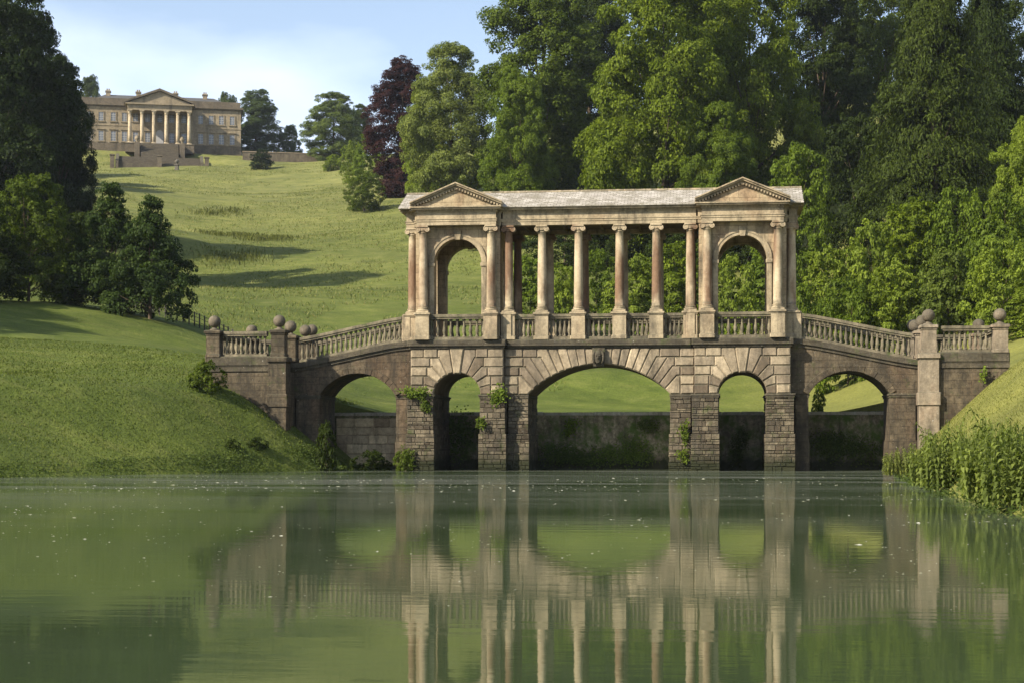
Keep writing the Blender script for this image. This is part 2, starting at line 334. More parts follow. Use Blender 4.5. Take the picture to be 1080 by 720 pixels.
# shores of the lower pond as x of the left and right bank for a given y
LS = np.array([(-150,-30),(-92,-30),(-70,-29),(-45,-27),(-22,-23.6),(-10,-17.8),(-3,-14.3),(0,-13.9),(10,-13.9)], float)
RS = np.array([(-150,15),(-92,14),(-70,13),(-60,12.4),(-46,12.6),(-30,13.4),(-16,14.2),(-4,15.3),(0,15.6),(10,15.6)], float)
NB = -90.5
def sstep(x, a, b): t = np.clip((x-a)/(b-a), 0, 1); return t*t*(3-2*t)
def vnoise(x, y, s, seed):
    """smooth value noise"""
    x = x/s; y = y/s; xi = np.floor(x); yi = np.floor(y); fx = x-xi; fy = y-yi; fx = fx*fx*(3-2*fx); fy = fy*fy*(3-2*fy)
    h = lambda a, b: np.modf(np.abs(np.sin(a*127.1 + b*311.7 + seed*17.3)*43758.5453))[0]
    return (h(xi,yi)*(1-fx)+h(xi+1,yi)*fx)*(1-fy) + (h(xi,yi+1)*(1-fx)+h(xi+1,yi+1)*fx)*fy - 0.5
def ground(X, Y):
    X = np.asarray(X, float); Y = np.asarray(Y, float); sh = X.shape; x = X.ravel(); y = Y.ravel()
    z = np.empty_like(x)
    for i in range(0, len(x), 20000):
        q = np.stack([x[i:i+20000], y[i:i+20000]], 1)/SC
        z[i:i+20000] = U(((q[:,None]-_p[None])**2).sum(-1)) @ _w[:_n] + _w[_n] + q @ _w[_n+1:]
    # level ground round the mansion
    hx, hy = at(168, 490); lx = (x-hx)*0.9506 + (y-hy)*0.3105; ly = -(x-hx)*0.3105 + (y-hy)*0.9506
    sr_ = sstep(lx, 18, 24)*(1-sstep(lx, 58, 70)); k = sstep(ly, -9+7*sr_, -3+4*sr_)*(1-sstep(np.abs(lx), 60, 90))*(1-sstep(ly, 45, 90)); z = z*(1-k) + 82.0*k
    k = sstep(ly, -60, -27)*(1-sstep(ly, -9, -3))*(1-sstep(np.abs(lx), 25, 60)); tgt = 74.8 + 0.06*(ly+27) + 4.6*np.maximum(sstep(ly, -25, -11)*sstep(np.abs(lx), 11, 15), sstep(ly, -17.5, -11)*sstep(np.abs(lx), 5.5, 7.5)); z = z*(1-k) + np.minimum(z, tgt)*k
    k = sr_*sstep(ly, -70, -40)*(1-sstep(ly, -3.0, -0.5)); z = z*(1-k) + np.minimum(z, 78.3)*k
    z = z + vnoise(x, y, 26, 1)*0.9*sstep(y, 20, 90) + vnoise(x, y, 9, 2)*0.35 + vnoise(x, y, 3.1, 3)*0.14
    # banks of the lower pond
    xl = np.interp(y, LS[:,0], LS[:,1]); xr = np.interp(y, RS[:,0], RS[:,1])
    wob = vnoise(x, y, 4.0, 7)*0.5
    sl = np.interp(y, [-40,-14,-3], [0.30,0.42,0.93]); sr = np.interp(y, [-60,-25,-6], [0.55,0.7,0.95])
    dl = (xl - x)*0.86; dr = (x - xr); dn = NB - y
    inside = np.maximum(np.maximum(dl*sl, dr*sr), dn*0.3)
    bank = inside + wob*0.3*np.clip(1-np.abs(inside)/2, 0, 1)
    bank = np.where(inside > 0, bank + 0.22*(1-np.exp(-np.abs(inside)*4)), np.maximum(bank*1.2, -1.6))
    kk = 1.1; hh = np.clip(0.5 + 0.5*(z-bank)/kk, 0, 1); sm = z*(1-hh) + bank*hh - kk*hh*(1-hh)*(inside > 0)
    z = np.where(y > 6.2, z, sm)
    return z.reshape(sh)
def gz(x, y): return float(ground(np.array([x]), np.array([y]))[0])

def axis(segs):
    out = []
    for a, b, s in segs: out += list(np.arange(a, b, s))
    out.append(segs[-1][1]); return np.array(out)
GX = axis([(-1500,-400,60),(-400,-120,8),(-120,-45,2.2),(-45,-12,0.6),(-12,12,1.5),(12,34,0.6),(34,90,2.5),(90,300,8),(300,1500,60)])
GY = axis([(-300,-100,12),(-100,-40,1.6),(-40,12,0.6),(12,60,1.3),(60,160,2.2),(160,420,3.5),(420,560,6),(560,2000,60)])
gx, gy = np.meshgrid(GX, GY); gzv = ground(gx, gy)
vs = np.stack([gx.ravel(), gy.ravel(), gzv.ravel()], 1); nx_, ny_ = len(GX), len(GY)
ii = (np.arange(ny_-1)[:,None]*nx_ + np.arange(nx_-1)[None]).ravel()
fs = np.stack([ii, ii+1, ii+1+nx_, ii+nx_], 1)
me = bpy.data.meshes.new('ground'); me.from_pydata(vs.tolist(), [], fs.tolist()); me.polygons.foreach_set('use_smooth', [True]*len(fs)); me.materials.append(M['grass'])
o = bpy.data.objects.new('ground', me); COL.objects.link(o); tag(o, kind='structure')
w = MB(); w.add([(-90,-91.5,0),(60,-91.5,0),(60,5.9,0),(-90,5.9,0)], [(0,1,2,3)]); tag(w.build('pond_water', M['water']), kind='structure')
# haze comes last (needs the structure)

# ------------------------------------------------------------------ the bridge
YC = 2.65                                                # centre line of the bridge
bridge = thing('stone_bridge', 'roofed stone bridge with pillared loggia, two pediments and five arches across the pond', 'bridge')
def my(y): return 2*YC - y                                # mirrored front to back
SPR, TOPZ, BAND = 4.05, 6.5, 6.95

def inset(poly, c):
    n = len(poly); out = []
    for i in range(n):
        p0, p1, p2 = np.array(poly[i-1]), np.array(poly[i]), np.array(poly[(i+1) % n])
        e1 = p1-p0; e2 = p2-p1; e1 /= np.linalg.norm(e1); e2 /= np.linalg.norm(e2)
        n1 = np.array((-e1[1], e1[0])); n2 = np.array((-e2[1], e2[0])); b = n1+n2; b /= max(np.linalg.norm(b), 1e-6)
        out.append(tuple(p1 + b*c/max(0.35, b@n1)))
    return out
def clean(poly):
    a = sum(poly[i][0]*poly[(i+1) % len(poly)][1] - poly[(i+1) % len(poly)][0]*poly[i][1] for i in range(len(poly)))
    if a < 0: poly = poly[::-1]
    out = []
    for p in poly:
        if not out or math.hypot(p[0]-out[-1][0], p[1]-out[-1][1]) > 0.02: out.append(p)
    if math.hypot(out[0][0]-out[-1][0], out[0][1]-out[-1][1]) < 0.02: out.pop()
    return out
rb = random.Random(5)
def block(mb, poly, y0, y1, c=0.06):
    poly = clean(poly)
    if len(poly) < 3: return
    c = c*rb.uniform(0.8, 1.25); yo = rb.uniform(-0.015, 0.02); q = inset(poly, c); n = len(poly)
    vs = [(x,y0+yo,z) for x,z in q] + [(x,y0+yo+c*1.1,z) for x,z in poly] + [(x,y1,z) for x,z in poly]
    fs = [tuple(range(n))]
    for k in (0, n):
        for i in range(n): j = (i+1) % n; fs.append((k+i, k+n+i, k+n+j, k+j))
    mb.add(vs, fs)
def stepped_arch(mb, xc, zc, rfun, angs, courses, xe, yf, yb, seg=3, maxlen=1.4, ear=0.22, sides=(-1, 1)):
    """half of a rusticated arch facing: angs are ray angles from the horizontal, top first; mirrored to both sides; blocks bonded to courses"""
    n = len(angs)-1; T = []
    for i in range(n):
        up = angs[i]; r0 = rfun(up)
        t = courses[0]
        for cz in courses:
            t = cz
            if (cz-zc)/math.sin(max(up, 0.02)) - r0 <= maxlen: break
        T.append(min(t, T[-1]) if T else t)
    T.append(courses[-1])
    # every step down must reach the springing course at the end
    starts = {}
    for sgn in sides:
        for i in range(n):
            au, al = angs[i], angs[i+1]; tt, tb = T[i], T[i+1]
            if i == n-1: tb = courses[-1]
            pt = lambda r, a: (r*math.cos(a), zc + r*math.sin(a))
            inn = [pt(rfun(al+(au-al)*j/seg), al+(au-al)*j/seg) for j in range(seg+1)]      # lower to upper
            xu = (tt-zc)/math.tan(au) if abs(au-math.pi/2) > 1e-3 else 0.0
            if tb < tt - 1e-6:
                xl = (tb-zc)/math.tan(al) if al > 0.02 else inn[0][0] + 0.45
                xv = max(xl, xu) + ear*rb.uniform(0.3, 1.1)
                poly = inn + [(xu, tt), (xv, tt), (xv, tb)] + ([(xl, tb)] if xl > inn[0][0] + 0.02 and al > 0.02 else [])
                for k in range(len(courses)-1):
                    if courses[k] <= tt+1e-6 and courses[k+1] >= tb-1e-6: starts[(sgn,k)] = xv
            else:
                xl = (tt-zc)/math.tan(al)
                poly = inn + [(xu, tt), (xl, tt)]
            block(mb, [(xc+sgn*x, z) for x, z in poly], yf, yb)
        for k in range(len(courses)-1):
            x = starts.get((sgn,k))
            if x is None: continue
            x1 = xe[0] if sgn < 0 else xe[1]; L = abs(x1-xc) - x
            if L < 0.08: continue
            m = max(1, round(L/0.8)); cuts = [x] + [x + L*(j+rb.uniform(-0.18,0.18))/m for j in range(1, m)] + [x+L]
            for j in range(m): block(mb, [(xc+sgn*q, z) for q, z in ((cuts[j],courses[k+1]),(cuts[j+1],courses[k+1]),(cuts[j+1],courses[k]),(cuts[j],courses[k]))], yf, yb)
def ell(a, b): return lambda t: 1/math.sqrt((math.cos(t)/a)**2 + (math.sin(t)/b)**2)
COURSES = [6.5, 6.01, 5.52, 5.03, 4.54, SPR]
def core_poly(x0, x1, curve, ztop, zbot):
    """outline of a wall with an arch; curve from the left springing to the right one"""
    return [(x0, zbot), (curve[0][0], zbot)] + curve + [(curve[-1][0], zbot), (x1, zbot), (x1, ztop), (x0, ztop)]
for s in (-1, 1):                                         # the two pavilion bays
    cx = 7.55*s; a, b = 1.26, 1.16; f = MB()
    angs = [R(x) for x in (81,64,48,32,16,0)]
    stepped_arch(f, cx, SPR, ell(a, b), angs, COURSES, (cx-2.5, cx+2.5), 0.0, 0.35, ear=0.12)
    key = [(cx+ell(a,b)(t)*math.cos(t), SPR+ell(a,b)(t)*math.sin(t)-0.05) for t in (R(81),R(90),R(99))]
    xk = (TOPZ-SPR)/math.tan(R(81)); block(f, key + [(cx-xk, TOPZ), (cx+xk, TOPZ)], -0.05, 0.35)
    aw = f.build('pavilion_arch_facing', M['facing'], bridge)
    cur = [(cx+a*math.cos(t), SPR+b*math.sin(t)) for t in np.linspace(math.pi, 0, 25)]
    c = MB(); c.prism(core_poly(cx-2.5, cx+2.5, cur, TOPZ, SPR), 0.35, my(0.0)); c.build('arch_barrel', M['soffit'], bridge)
# centre bay: segmental arch
HW, RISE = 3.78, 1.6; RAD = (HW*HW+RISE*RISE)/(2*RISE); ZC = SPR+RISE-RAD; a0 = math.atan2(SPR-ZC, HW)
f = MB(); nv = 10; half = R(2.6)
angs = [math.pi/2-half - (math.pi/2-half-a0)*i/nv for i in range(nv+1)]
for sd_ in (-1, 1):
    f = MB(); stepped_arch(f, 0, ZC, lambda t: RAD, angs, COURSES, (-5.05, 5.05), 0.32, 0.6, seg=2, maxlen=1.5, ear=0.2, sides=(sd_,)); f.build('centre_arch_facing', M['facing'], bridge)
cur = [(RAD*math.cos(t), ZC+RAD*math.sin(t)) for t in np.linspace(math.pi-a0, a0, 41)]
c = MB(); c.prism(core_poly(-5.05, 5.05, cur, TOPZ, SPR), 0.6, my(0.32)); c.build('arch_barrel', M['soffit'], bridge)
# carved mask keystone
kz = MB(); kz.prism([(-0.27,5.52),(0.27,5.52),(0.34,6.48),(-0.34,6.48)], 0.12, 0.6)
kz.lathe([(0.02,-0.40),(0.13,-0.36),(0.2,-0.2),(0.23,0),(0.22,0.16),(0.15,0.32),(0.02,0.36)], 0, 0.10, 6.0, 12)
kz.lathe([(0.01,-0.09),(0.05,-0.07),(0.055,0.02),(0.03,0.12),(0.005,0.14)], 0, -0.13, 5.98, 8)
for s in (-1, 1):
    kz.lathe([(0.005,-0.05),(0.05,-0.03),(0.05,0.03),(0.005,0.05)], 0.09*s, -0.09, 6.08, 8)
    kz.tube([(0.2*s,0.05,6.3),(0.27*s,0.0,6.1),(0.26*s,0.02,5.85),(0.18*s,0.0,5.66)], [0.07,0.08,0.07,0.05], 6)
kz.tube([(-0.1,-0.02,5.74),(0,-0.1,5.72),(0.1,-0.02,5.74)], [0.03,0.045,0.03], 6)
kz.build('carved_keystone', M['band'], bridge)

# piers: rubble below the imposts
rp = random.Random(3)
def rough_box(mb, x0, x1, y0, y1, z0, z1, st=0.24, amp=0.035):
    """box with an uneven masonry surface; only the four sides and top"""
    def sheet(p, du, dv, nu, nv, nrm):
        vs = []; 
        for j in range(nv+1):
            for i in range(nu+1):
                k = rp.uniform(-amp, amp) if 0 < i < nu and 0 < j < nv else rp.uniform(-amp*0.6, 0)
                vs.append(tuple(p[t] + du[t]*i/nu + dv[t]*j/nv + nrm[t]*k for t in range(3)))
        mb.add(vs, [(j*(nu+1)+i, j*(nu+1)+i+1, (j+1)*(nu+1)+i+1, (j+1)*(nu+1)+i) for j in range(nv) for i in range(nu)])
    nx = max(2, round((x1-x0)/st)); ny = max(2, round((y1-y0)/st)); nz = max(2, round((z1-z0)/st))
    sheet((x0,y0,z0), (x1-x0,0,0), (0,0,z1-z0), nx, nz, (0,-1,0)); sheet((x1,y1,z0), (x0-x1,0,0), (0,0,z1-z0), nx, nz, (0,1,0))
    sheet((x1,y0,z0), (0,y1-y0,0), (0,0,z1-z0), ny, nz, (1,0,0)); sheet((x0,y1,z0), (0,y0-y1,0), (0,0,z1-z0), ny, nz, (-1,0,0))
    mb.box(x0+0.03, x1-0.03, y0+0.03, y1-0.03, z0, z1-0.01)
def rubble_tier(mb, x0, x1, y0, y1, z0, z1):
    """walling of single roughly squared stones round a core of mortar"""
    mb.box(x0+0.035, x1-0.035, y0+0.035, y1-0.035, z0, z1-0.02); z = z0
    while z < z1-0.04:
        h = rp.choice((rp.uniform(0.09,0.15), rp.uniform(0.14,0.24), rp.uniform(0.2,0.32))); zt = min(z+h, z1)
        if z1-zt < 0.09: zt = z1
        for side in range(3):
            a, b = (x0, x1) if side == 0 else (y0+0.2, y1)
            p = a
            while p < b-0.01:
                l = rp.uniform(0.16,0.55)*(1.0 if side == 0 else 1.5); e = min(p+l, b)
                if b-e < 0.16: e = b
                o = rp.uniform(-0.01,0.05); g = 0.009; t = rp.uniform(0.006,0.024); za, zb = z+g+rp.uniform(0,0.008), zt-g
                if side == 0:
                    xa = p+(g if p > x0 else -0.01); xb = e-(g if e < x1 else -0.01); ya, yb = y0-o, y0+0.2
                    vs = [(xa+t,ya,za+t),(xb-t,ya,za+t),(xb-t,ya,zb-t),(xa+t,ya,zb-t),(xa,ya+t+0.006,za),(xb,ya+t+0.006,za),(xb,ya+t+0.006,zb),(xa,ya+t+0.006,zb),(xa,yb,za),(xb,yb,za),(xb,yb,zb),(xa,yb,zb)]
                    mb.add(vs, [(0,1,2,3)]+[(k+i,k+4+i,k+4+(i+1)%4,k+(i+1)%4) for k in (0,4) for i in range(4)])
                elif side == 1: mb.box(x0-o, x0+0.1, p+g, e-g, za, zb)
                else: mb.box(x1-0.1, x1+o, p+g, e-g, za, zb)
                p = e
        z = zt
def pier(x0, x1, y0, y1, imp=0.1, mat='rubble'):
    p = MB()
    if mat == 'ramp': p.box(x0-0.05, x1+0.05, y0-0.05, y1+0.05, -0.5, 1.6); p.box(x0, x1, y0, y1, 1.6, 3.86)
    else: rubble_tier(p, x0-0.06, x1+0.06, y0-0.07, y1+0.07, -0.5, 1.95); rubble_tier(p, x0, x1, y0, y1, 1.951, 3.86)
    po = p.build('pier', M[mat], bridge)
    q = MB(); q.cbox(x0-imp*0.5, x1+imp*0.5, y0-imp*0.6, y1+imp*0.6, 3.85, 3.95, 0.02); q.cbox(x0-imp, x1+imp, y0-imp, y1+imp, 3.95, SPR, 0.03)
    q.build('impost', M['band'], po); return po
for s in (-1, 1):
    for xa, xb in ((4.95,6.29),(8.81,10.2)):
        x0, x1 = sorted((xa*s, xb*s)); pier(x0, x1, -0.12, my(-0.12))
    x0, x1 = sorted((3.78*s, 4.84*s)); pier(x0, x1, 0.45, my(0.45), 0.06)
    x0, x1 = sorted((10.32*s, 11.0*s)); pier(x0, x1, 0.85, my(0.85), 0.06, 'ramp')
    x0, x1 = sorted((15.2*s, 16.5*s)); pier(x0, x1, 0.75, my(0.75), 0.09, 'ramp')

# string course under the balustrade
for s in (-1, 1):
    b = MB(); x0, x1 = sorted((5.0*s, 10.12*s)); b.cbox(x0-0.02, x1+0.02, -0.06, my(-0.06), 6.5, 6.62, 0.02); b.cbox(x0-0.1, x1+0.1, -0.16, my(-0.16), 6.62, BAND, 0.05)
    b.build('string_course', M['band'], bridge)
b = MB(); b.box(-4.88, 4.88, 0.26, my(0.26), 6.5, 6.62); b.cbox(-4.89, 4.89, 0.14, my(0.14), 6.62, BAND-0.004, 0.05); b.build('string_course', M['band'], bridge)

# ramps
def rz(x):
    """top of the ramp's band at distance x from the middle"""
    return float(np.interp(x, [10.0,10.6,11.2,12.5,14.0,15.4,16.4,17.0], [6.93,6.91,6.83,6.58,6.26,5.97,5.80,5.76]))
XS = list(np.linspace(10.06, 16.9, 18))
for s in (-1, 1):
    a, b = 2.1, 1.2; cx = 13.1
    hw, ris = 2.1, 1.22; rad = (hw*hw+ris*ris)/(2*ris); zc = 4.0+ris-rad; t0 = math.atan2(4.0-zc, hw)
    cur = [(cx+rad*math.cos(t), zc+rad*math.sin(t)) for t in np.linspace(math.pi-t0, t0, 25)]
    poly = [(10.06,SPR),(cur[0][0],SPR)] + cur[1:-1] + [(cur[-1][0],SPR),(16.9,SPR)] + [(x, rz(x)-0.44) for x in reversed(XS)]
    m = MB(); m.prism(clean([(x*s, z) for x, z in poly]), 0.72, my(0.72)); rw = m.build('ramp_wall', M['ramp'], bridge)
    # voussoir ring, slightly proud
    v = MB(); na = 17; tt = np.linspace(math.pi-t0, t0, na+1)
    for i in range(na):
        u0, u1 = tt[i], tt[i+1]; r1 = rad+0.36
        block(v, [((cx+r*math.cos(t))*s, zc+r*math.sin(t)) for r, t in ((rad+0.004,u0),(rad+0.004,u1),(r1,u1),(r1,u0))], 0.66, 0.72, 0.02)
    v.build('arch_ring', M['ramp'], rw)
    bd = MB()
    for dz0, dz1, y in ((-0.44,-0.27,0.64),(-0.27,0.0,0.54)):
        bd.prism(clean([(x*s, rz(x)+dz0) for x in XS] + [(x*s, rz(x)+dz1) for x in reversed(XS)]), y, my(y))
    bd.build('ramp_band', M['band'], bridge)

# end terraces
TY = -1.35                                               # front of the terrace walls
for s in (-1, 1):
    w = MB()
    def wall(x0, x1, y0, y1, z0, z1): 
        a, b = sorted((x0*s, x1*s)); w.box(a, b, y0, y1, z0, z1)
    wall(17.1, 20.9, TY, TY+0.55, -0.5, 5.28); wall(17.1, 20.9, my(TY)-0.55, my(TY), -0.5, 5.28)
    wall(16.58, 17.5, TY+0.555, my(TY)-0.555, -0.5, 5.275); wall(20.3, 20.86, TY+0.555, my(TY)-0.555, -0.5, 5.27); wall(17.5, 20.3, TY+0.56, my(TY)-0.56, 4.6, 5.9)
    w.build('terrace_wall', M['ramp'], bridge)
    b = MB()
    def band(x0, x1, y0, y1):
        a, c = sorted((x0*s, x1*s)); b.box(a, c, y0+0.05, y1-0.05, 5.282, 5.6); b.cbox(a, c, y0, y1, 5.6, 6.08, 0.05)
    band(16.9, 20.95, TY-0.12, TY+0.66); band(16.9, 20.95, my(TY)-0.66, my(TY)+0.12)
    a, c = sorted((16.86*s, 17.56*s)); b.cbox(a, c, TY+0.663, my(TY)-0.663, 5.3, 6.07, 0.05)
    b.build('terrace_band', M['band'], bridge)

# balusters and balustrades
BPROF = [(0.085,0),(0.085,0.05),(0.05,0.06),(0.045,0.10),(0.075,0.17),(0.098,0.25),(0.088,0.34),(0.055,0.47),(0.042,0.58),(0.06,0.62),(0.045,0.65),(0.08,0.69),(0.085,0.70),(0.085,0.75)]
bal = MB(); bal.lathe(BPROF, n=8); BAL = bal.mesh('baluster', M['baluster'])
def balustrade(p0, p1, n, z0f, z1f=None, solid_ends=0.0, single=True, parent=bridge):
    """run from p0 to p1 (x,y) on a base whose height is z0f(t): base rail, hand rail, n balusters"""
    (x0,y0), (x1,y1) = p0, p1; L = math.hypot(x1-x0, y1-y0); ux, uy = (x1-x0)/L, (y1-y0)/L; vx, vy = -uy, ux
    mb = MB(); N = 1 if abs(z0f(0)-z0f(0.37)) < 1e-4 and abs(z0f(0)-z0f(1)) < 1e-4 else 10
    top = MB(); base = mb
    for lo, hi, wd in ((0.0,0.14,0.17),(1.09,1.19,0.17),(1.19,1.34,0.215)):
        mb = base if lo == 0 else top
        for i in range(N):
            t0, t1 = i/N, (i+1)/N; vs = []
            for t in (t0, t1):
                for q, h in ((-wd,lo),(wd,lo),(wd,hi),(-wd,hi)):
                    vs.append((x0+(x1-x0)*t+vx*q, y0+(y1-y0)*t+vy*q, z0f(t)+h))
            fs = [(0,1,5,4),(1,2,6,5),(2,3,7,6),(3,0,4,7)]
            if i == 0: fs.append((3,2,1,0))
            if i == N-1: fs.append((4,5,6,7))
            mb.add(vs, fs)
    o = base.build('balustrade', M['baluster'], parent); top.build('hand_rail', M['baluster'], o)
    H = 0.95/0.75
    if single:
        for i in range(n):
            t = (i+0.5)/n; b = bpy.data.objects.new('baluster', BAL); COL.objects.link(b); b.parent = o
            b.location = (x0+(x1-x0)*t, y0+(y1-y0)*t, z0f(t)+0.14); b.scale = (1.05,1.05,H)
    else:
        q = MB()
        for i in range(n):
            t = (i+0.5)/n; q.lathe([(r*1.05,z*H) for r, z in BPROF], x0+(x1-x0)*t, y0+(y1-y0)*t, z0f(t)+0.14, 7)
        tag(q.build('balusters', M['baluster'], o), kind='stuff')
    return o
flat = lambda z: (lambda t: z)
for front in (True, False):
    Yf = (lambda y: y) if front else my
    for s in (-1, 1):
        balustrade(*sorted([(5.95*s, Yf(0.12)), (9.12*s, Yf(0.12))]), 9, flat(6.955), single=front)
        rr = lambda t, a=10.66, b=16.3: rz(a+(b-a)*t)+0.0
        balustrade((10.66*s, Yf(0.84)), (16.3*s, Yf(0.84)), 21, rr, single=front)
        balustrade((17.6*s, Yf(TY+0.27)), (19.95*s, Yf(TY+0.27)), 9, flat(6.06), single=front)
    xs = [-4.6,-3.04,-1.09,1.09,3.04,4.6]
    for i in range(5):
        e0 = 0.37 if i > 0 else 0.0; e1 = 0.37 if i < 4 else 0.0
        balustrade((xs[i]+e0, Yf(0.55)), (xs[i+1]-e1, Yf(0.55)), 5, flat(6.955), single=front)
for s in (-1, 1):
    balustrade((20.6*s, TY+0.6), (20.6*s, my(TY)-0.6), 18, flat(6.06), single=False)

# piers with ball finials
def ball_pier(x, y, z0, low=None, w=0.36):
    p = MB()
    if low is not None:
        W2 = w+0.14; p.cbox(x-W2, x+W2, y-W2, y+W2, low, 3.4, 0.02); p.cbox(x-W2-0.07, x+W2+0.07, y-W2-0.07, y+W2+0.07, 3.4, 4.05, 0.04)
        p.cbox(x-W2+0.02, x+W2-0.02, y-W2+0.02, y+W2-0.02, 4.05, z0-0.28, 0.01); p.cbox(x-W2-0.08, x+W2+0.08, y-W2-0.08, y+W2+0.08, z0-0.28, z0-0.02, 0.06)
    p.cbox(x-w-0.05, x+w+0.05, y-w-0.05, y+w+0.05, z0-0.02, z0+0.16, 0.04); p.box(x-w, x+w, y-w, y+w, z0+0.16, z0+1.14)
    p.cbox(x-w-0.04, x+w+0.04, y-w-0.04, y+w+0.04, z0+1.14, z0+1.24, 0.02); p.cbox(x-w-0.11, x+w+0.11, y-w-0.11, y+w+0.11, z0+1.24, z0+1.4, 0.05)
    po = p.build('terrace_pier', M['pillar'] if x > 0 else M['ramp'], bridge)
    b = MB(); r = 0.33; zb = z0+1.4
    prof = [(0.26,0),(0.26,0.06),(0.15,0.10),(0.11,0.17),(0.15,0.23)] + [(max(0.01, r*math.sin(t)), 0.23+0.28-r*0.1+r*(0.0-math.cos(t))) for t in np.linspace(0.55, math.pi, 12)]
    b.lathe(prof, x, y, zb, 18); b.build('ball_finial', M['ball'], po); return po
for s in (-1, 1):
    for y, lowz in ((TY+0.25, -0.5), (my(TY)-0.25, None)):
        ball_pier(16.95*s, y, 6.06, lowz); ball_pier(20.5*s, y, 6.06)
    for y in (0.95, my(0.95)): ball_pier(16.85*s, y, 5.9)
# solid ends of the ramps by the pavilions
for s in (-1, 1):
    b = MB(); x0, x1 = sorted((10.16*s, 10.64*s))
    for y in (0.84, my(0.84)): b = MB(); b.cbox(x0, x1, y-0.23, y+0.23, 6.9, 8.36, 0.04); b.build('ramp_end_block', M['trim'], bridge)
    b = MB(); x0, x1 = sorted((4.62*s, 5.1*s))
    for y in (0.45, my(0.45)): b = MB(); b.cbox(x0, x1, y-0.33, y+0.33, 6.955, 8.38, 0.04); b.build('end_pedestal', M['trim'], bridge)

# columns
def column_parts(half=0.36):
    ped = MB(); ped.cbox(-half-0.06, half+0.06, -half-0.06, half+0.06, 0, 0.22, 0.05); ped.box(-half, half, -half, half, 0.22, 1.26)
    ped.cbox(-half-0.04, half+0.04, -half-0.04, half+0.04, 1.26, 1.33, 0.02); ped.cbox(-half-0.09, half+0.09, -half-0.09, half+0.09, 1.33, 1.43, 0.03)
    base = MB(); base.cbox(-0.34,0.34,-0.34,0.34,1.43,1.53,0.01); base.lathe([(0.33,1.53),(0.345,1.56),(0.33,1.60),(0.275,1.61),(0.27,1.65),(0.30,1.67),(0.295,1.70),(0.25,1.72)], n=20)
    sh = MB(); h0, h1 = 1.72, 5.74
    sh.lathe([(0.252,h0),(0.248,h0+0.06)] + [(0.246-0.045*(t**1.8), h0+0.06+(h1-h0-0.12)*t) for t in np.linspace(0,1,12)] + [(0.225,h1-0.05),(0.225,h1-0.02),(0.205,h1)], n=22)
    cap = MB(); cap.lathe([(0.205,5.74),(0.255,5.80),(0.27,5.84),(0.2,5.88)], n=18)
    for sx in (-1, 1):                                    # volute rolls front to back
        n = 14; vs = []; fs = []
        prof = [(-0.27,0.0),(-0.275,0.05),(-0.26,0.055),(-0.262,0.095),(-0.275,0.10),(-0.27,0.135),(-0.22,0.135),(-0.1,0.09),(0,0.08),(0.1,0.09),(0.22,0.135),(0.27,0.135),(0.275,0.10),(0.262,0.095),(0.26,0.055),(0.275,0.05),(0.27,0.0)]
        for y, r in prof:
            for q in range(n): a = 2*math.pi*q/n; vs.append((sx*0.25+max(r,0.004)*math.cos(a), y, 5.86+max(r,0.004)*math.sin(a)))
        for i in range(len(prof)-1):
            for q in range(n): q2 = (q+1) % n; fs.append((i*n+q, (i+1)*n+q, (i+1)*n+q2, i*n+q2))
        cap.add(vs, fs)
    cap.box(-0.26,0.26,-0.255,0.255,5.87,5.98); cap.cbox(-0.31,0.31,-0.31,0.31,5.98,6.07,0.02)
    return ped, base, sh, cap
pd, bs, shf, cp_ = column_parts()
col0 = shf.build('column', M['column'], bridge, (-3.04, 0.55, 6.952))
pd.build('pedestal', M['trim'], col0); bs.build('column_base', M['trim'], col0); cp_.build('capital', M['column'], col0)
spots = [(x, y) for y in (0.55, my(0.55)) for x in (-3.04,-1.09,1.09,3.04)][1:]
for s in (-1, 1):
    cx = 7.55*s
    for dx in (-1.83, 1.83):
        for y in (0.06, my(0.06)): spots.append((cx+dx, y))
    for y in (1.0, my(1.0)): spots.append((10.12*s, y))
    for y in (0.55, my(0.55)): spots.append((4.83*s, y))
for x, y in spots: copy_tree(col0, bridge, (x, y, 6.952))

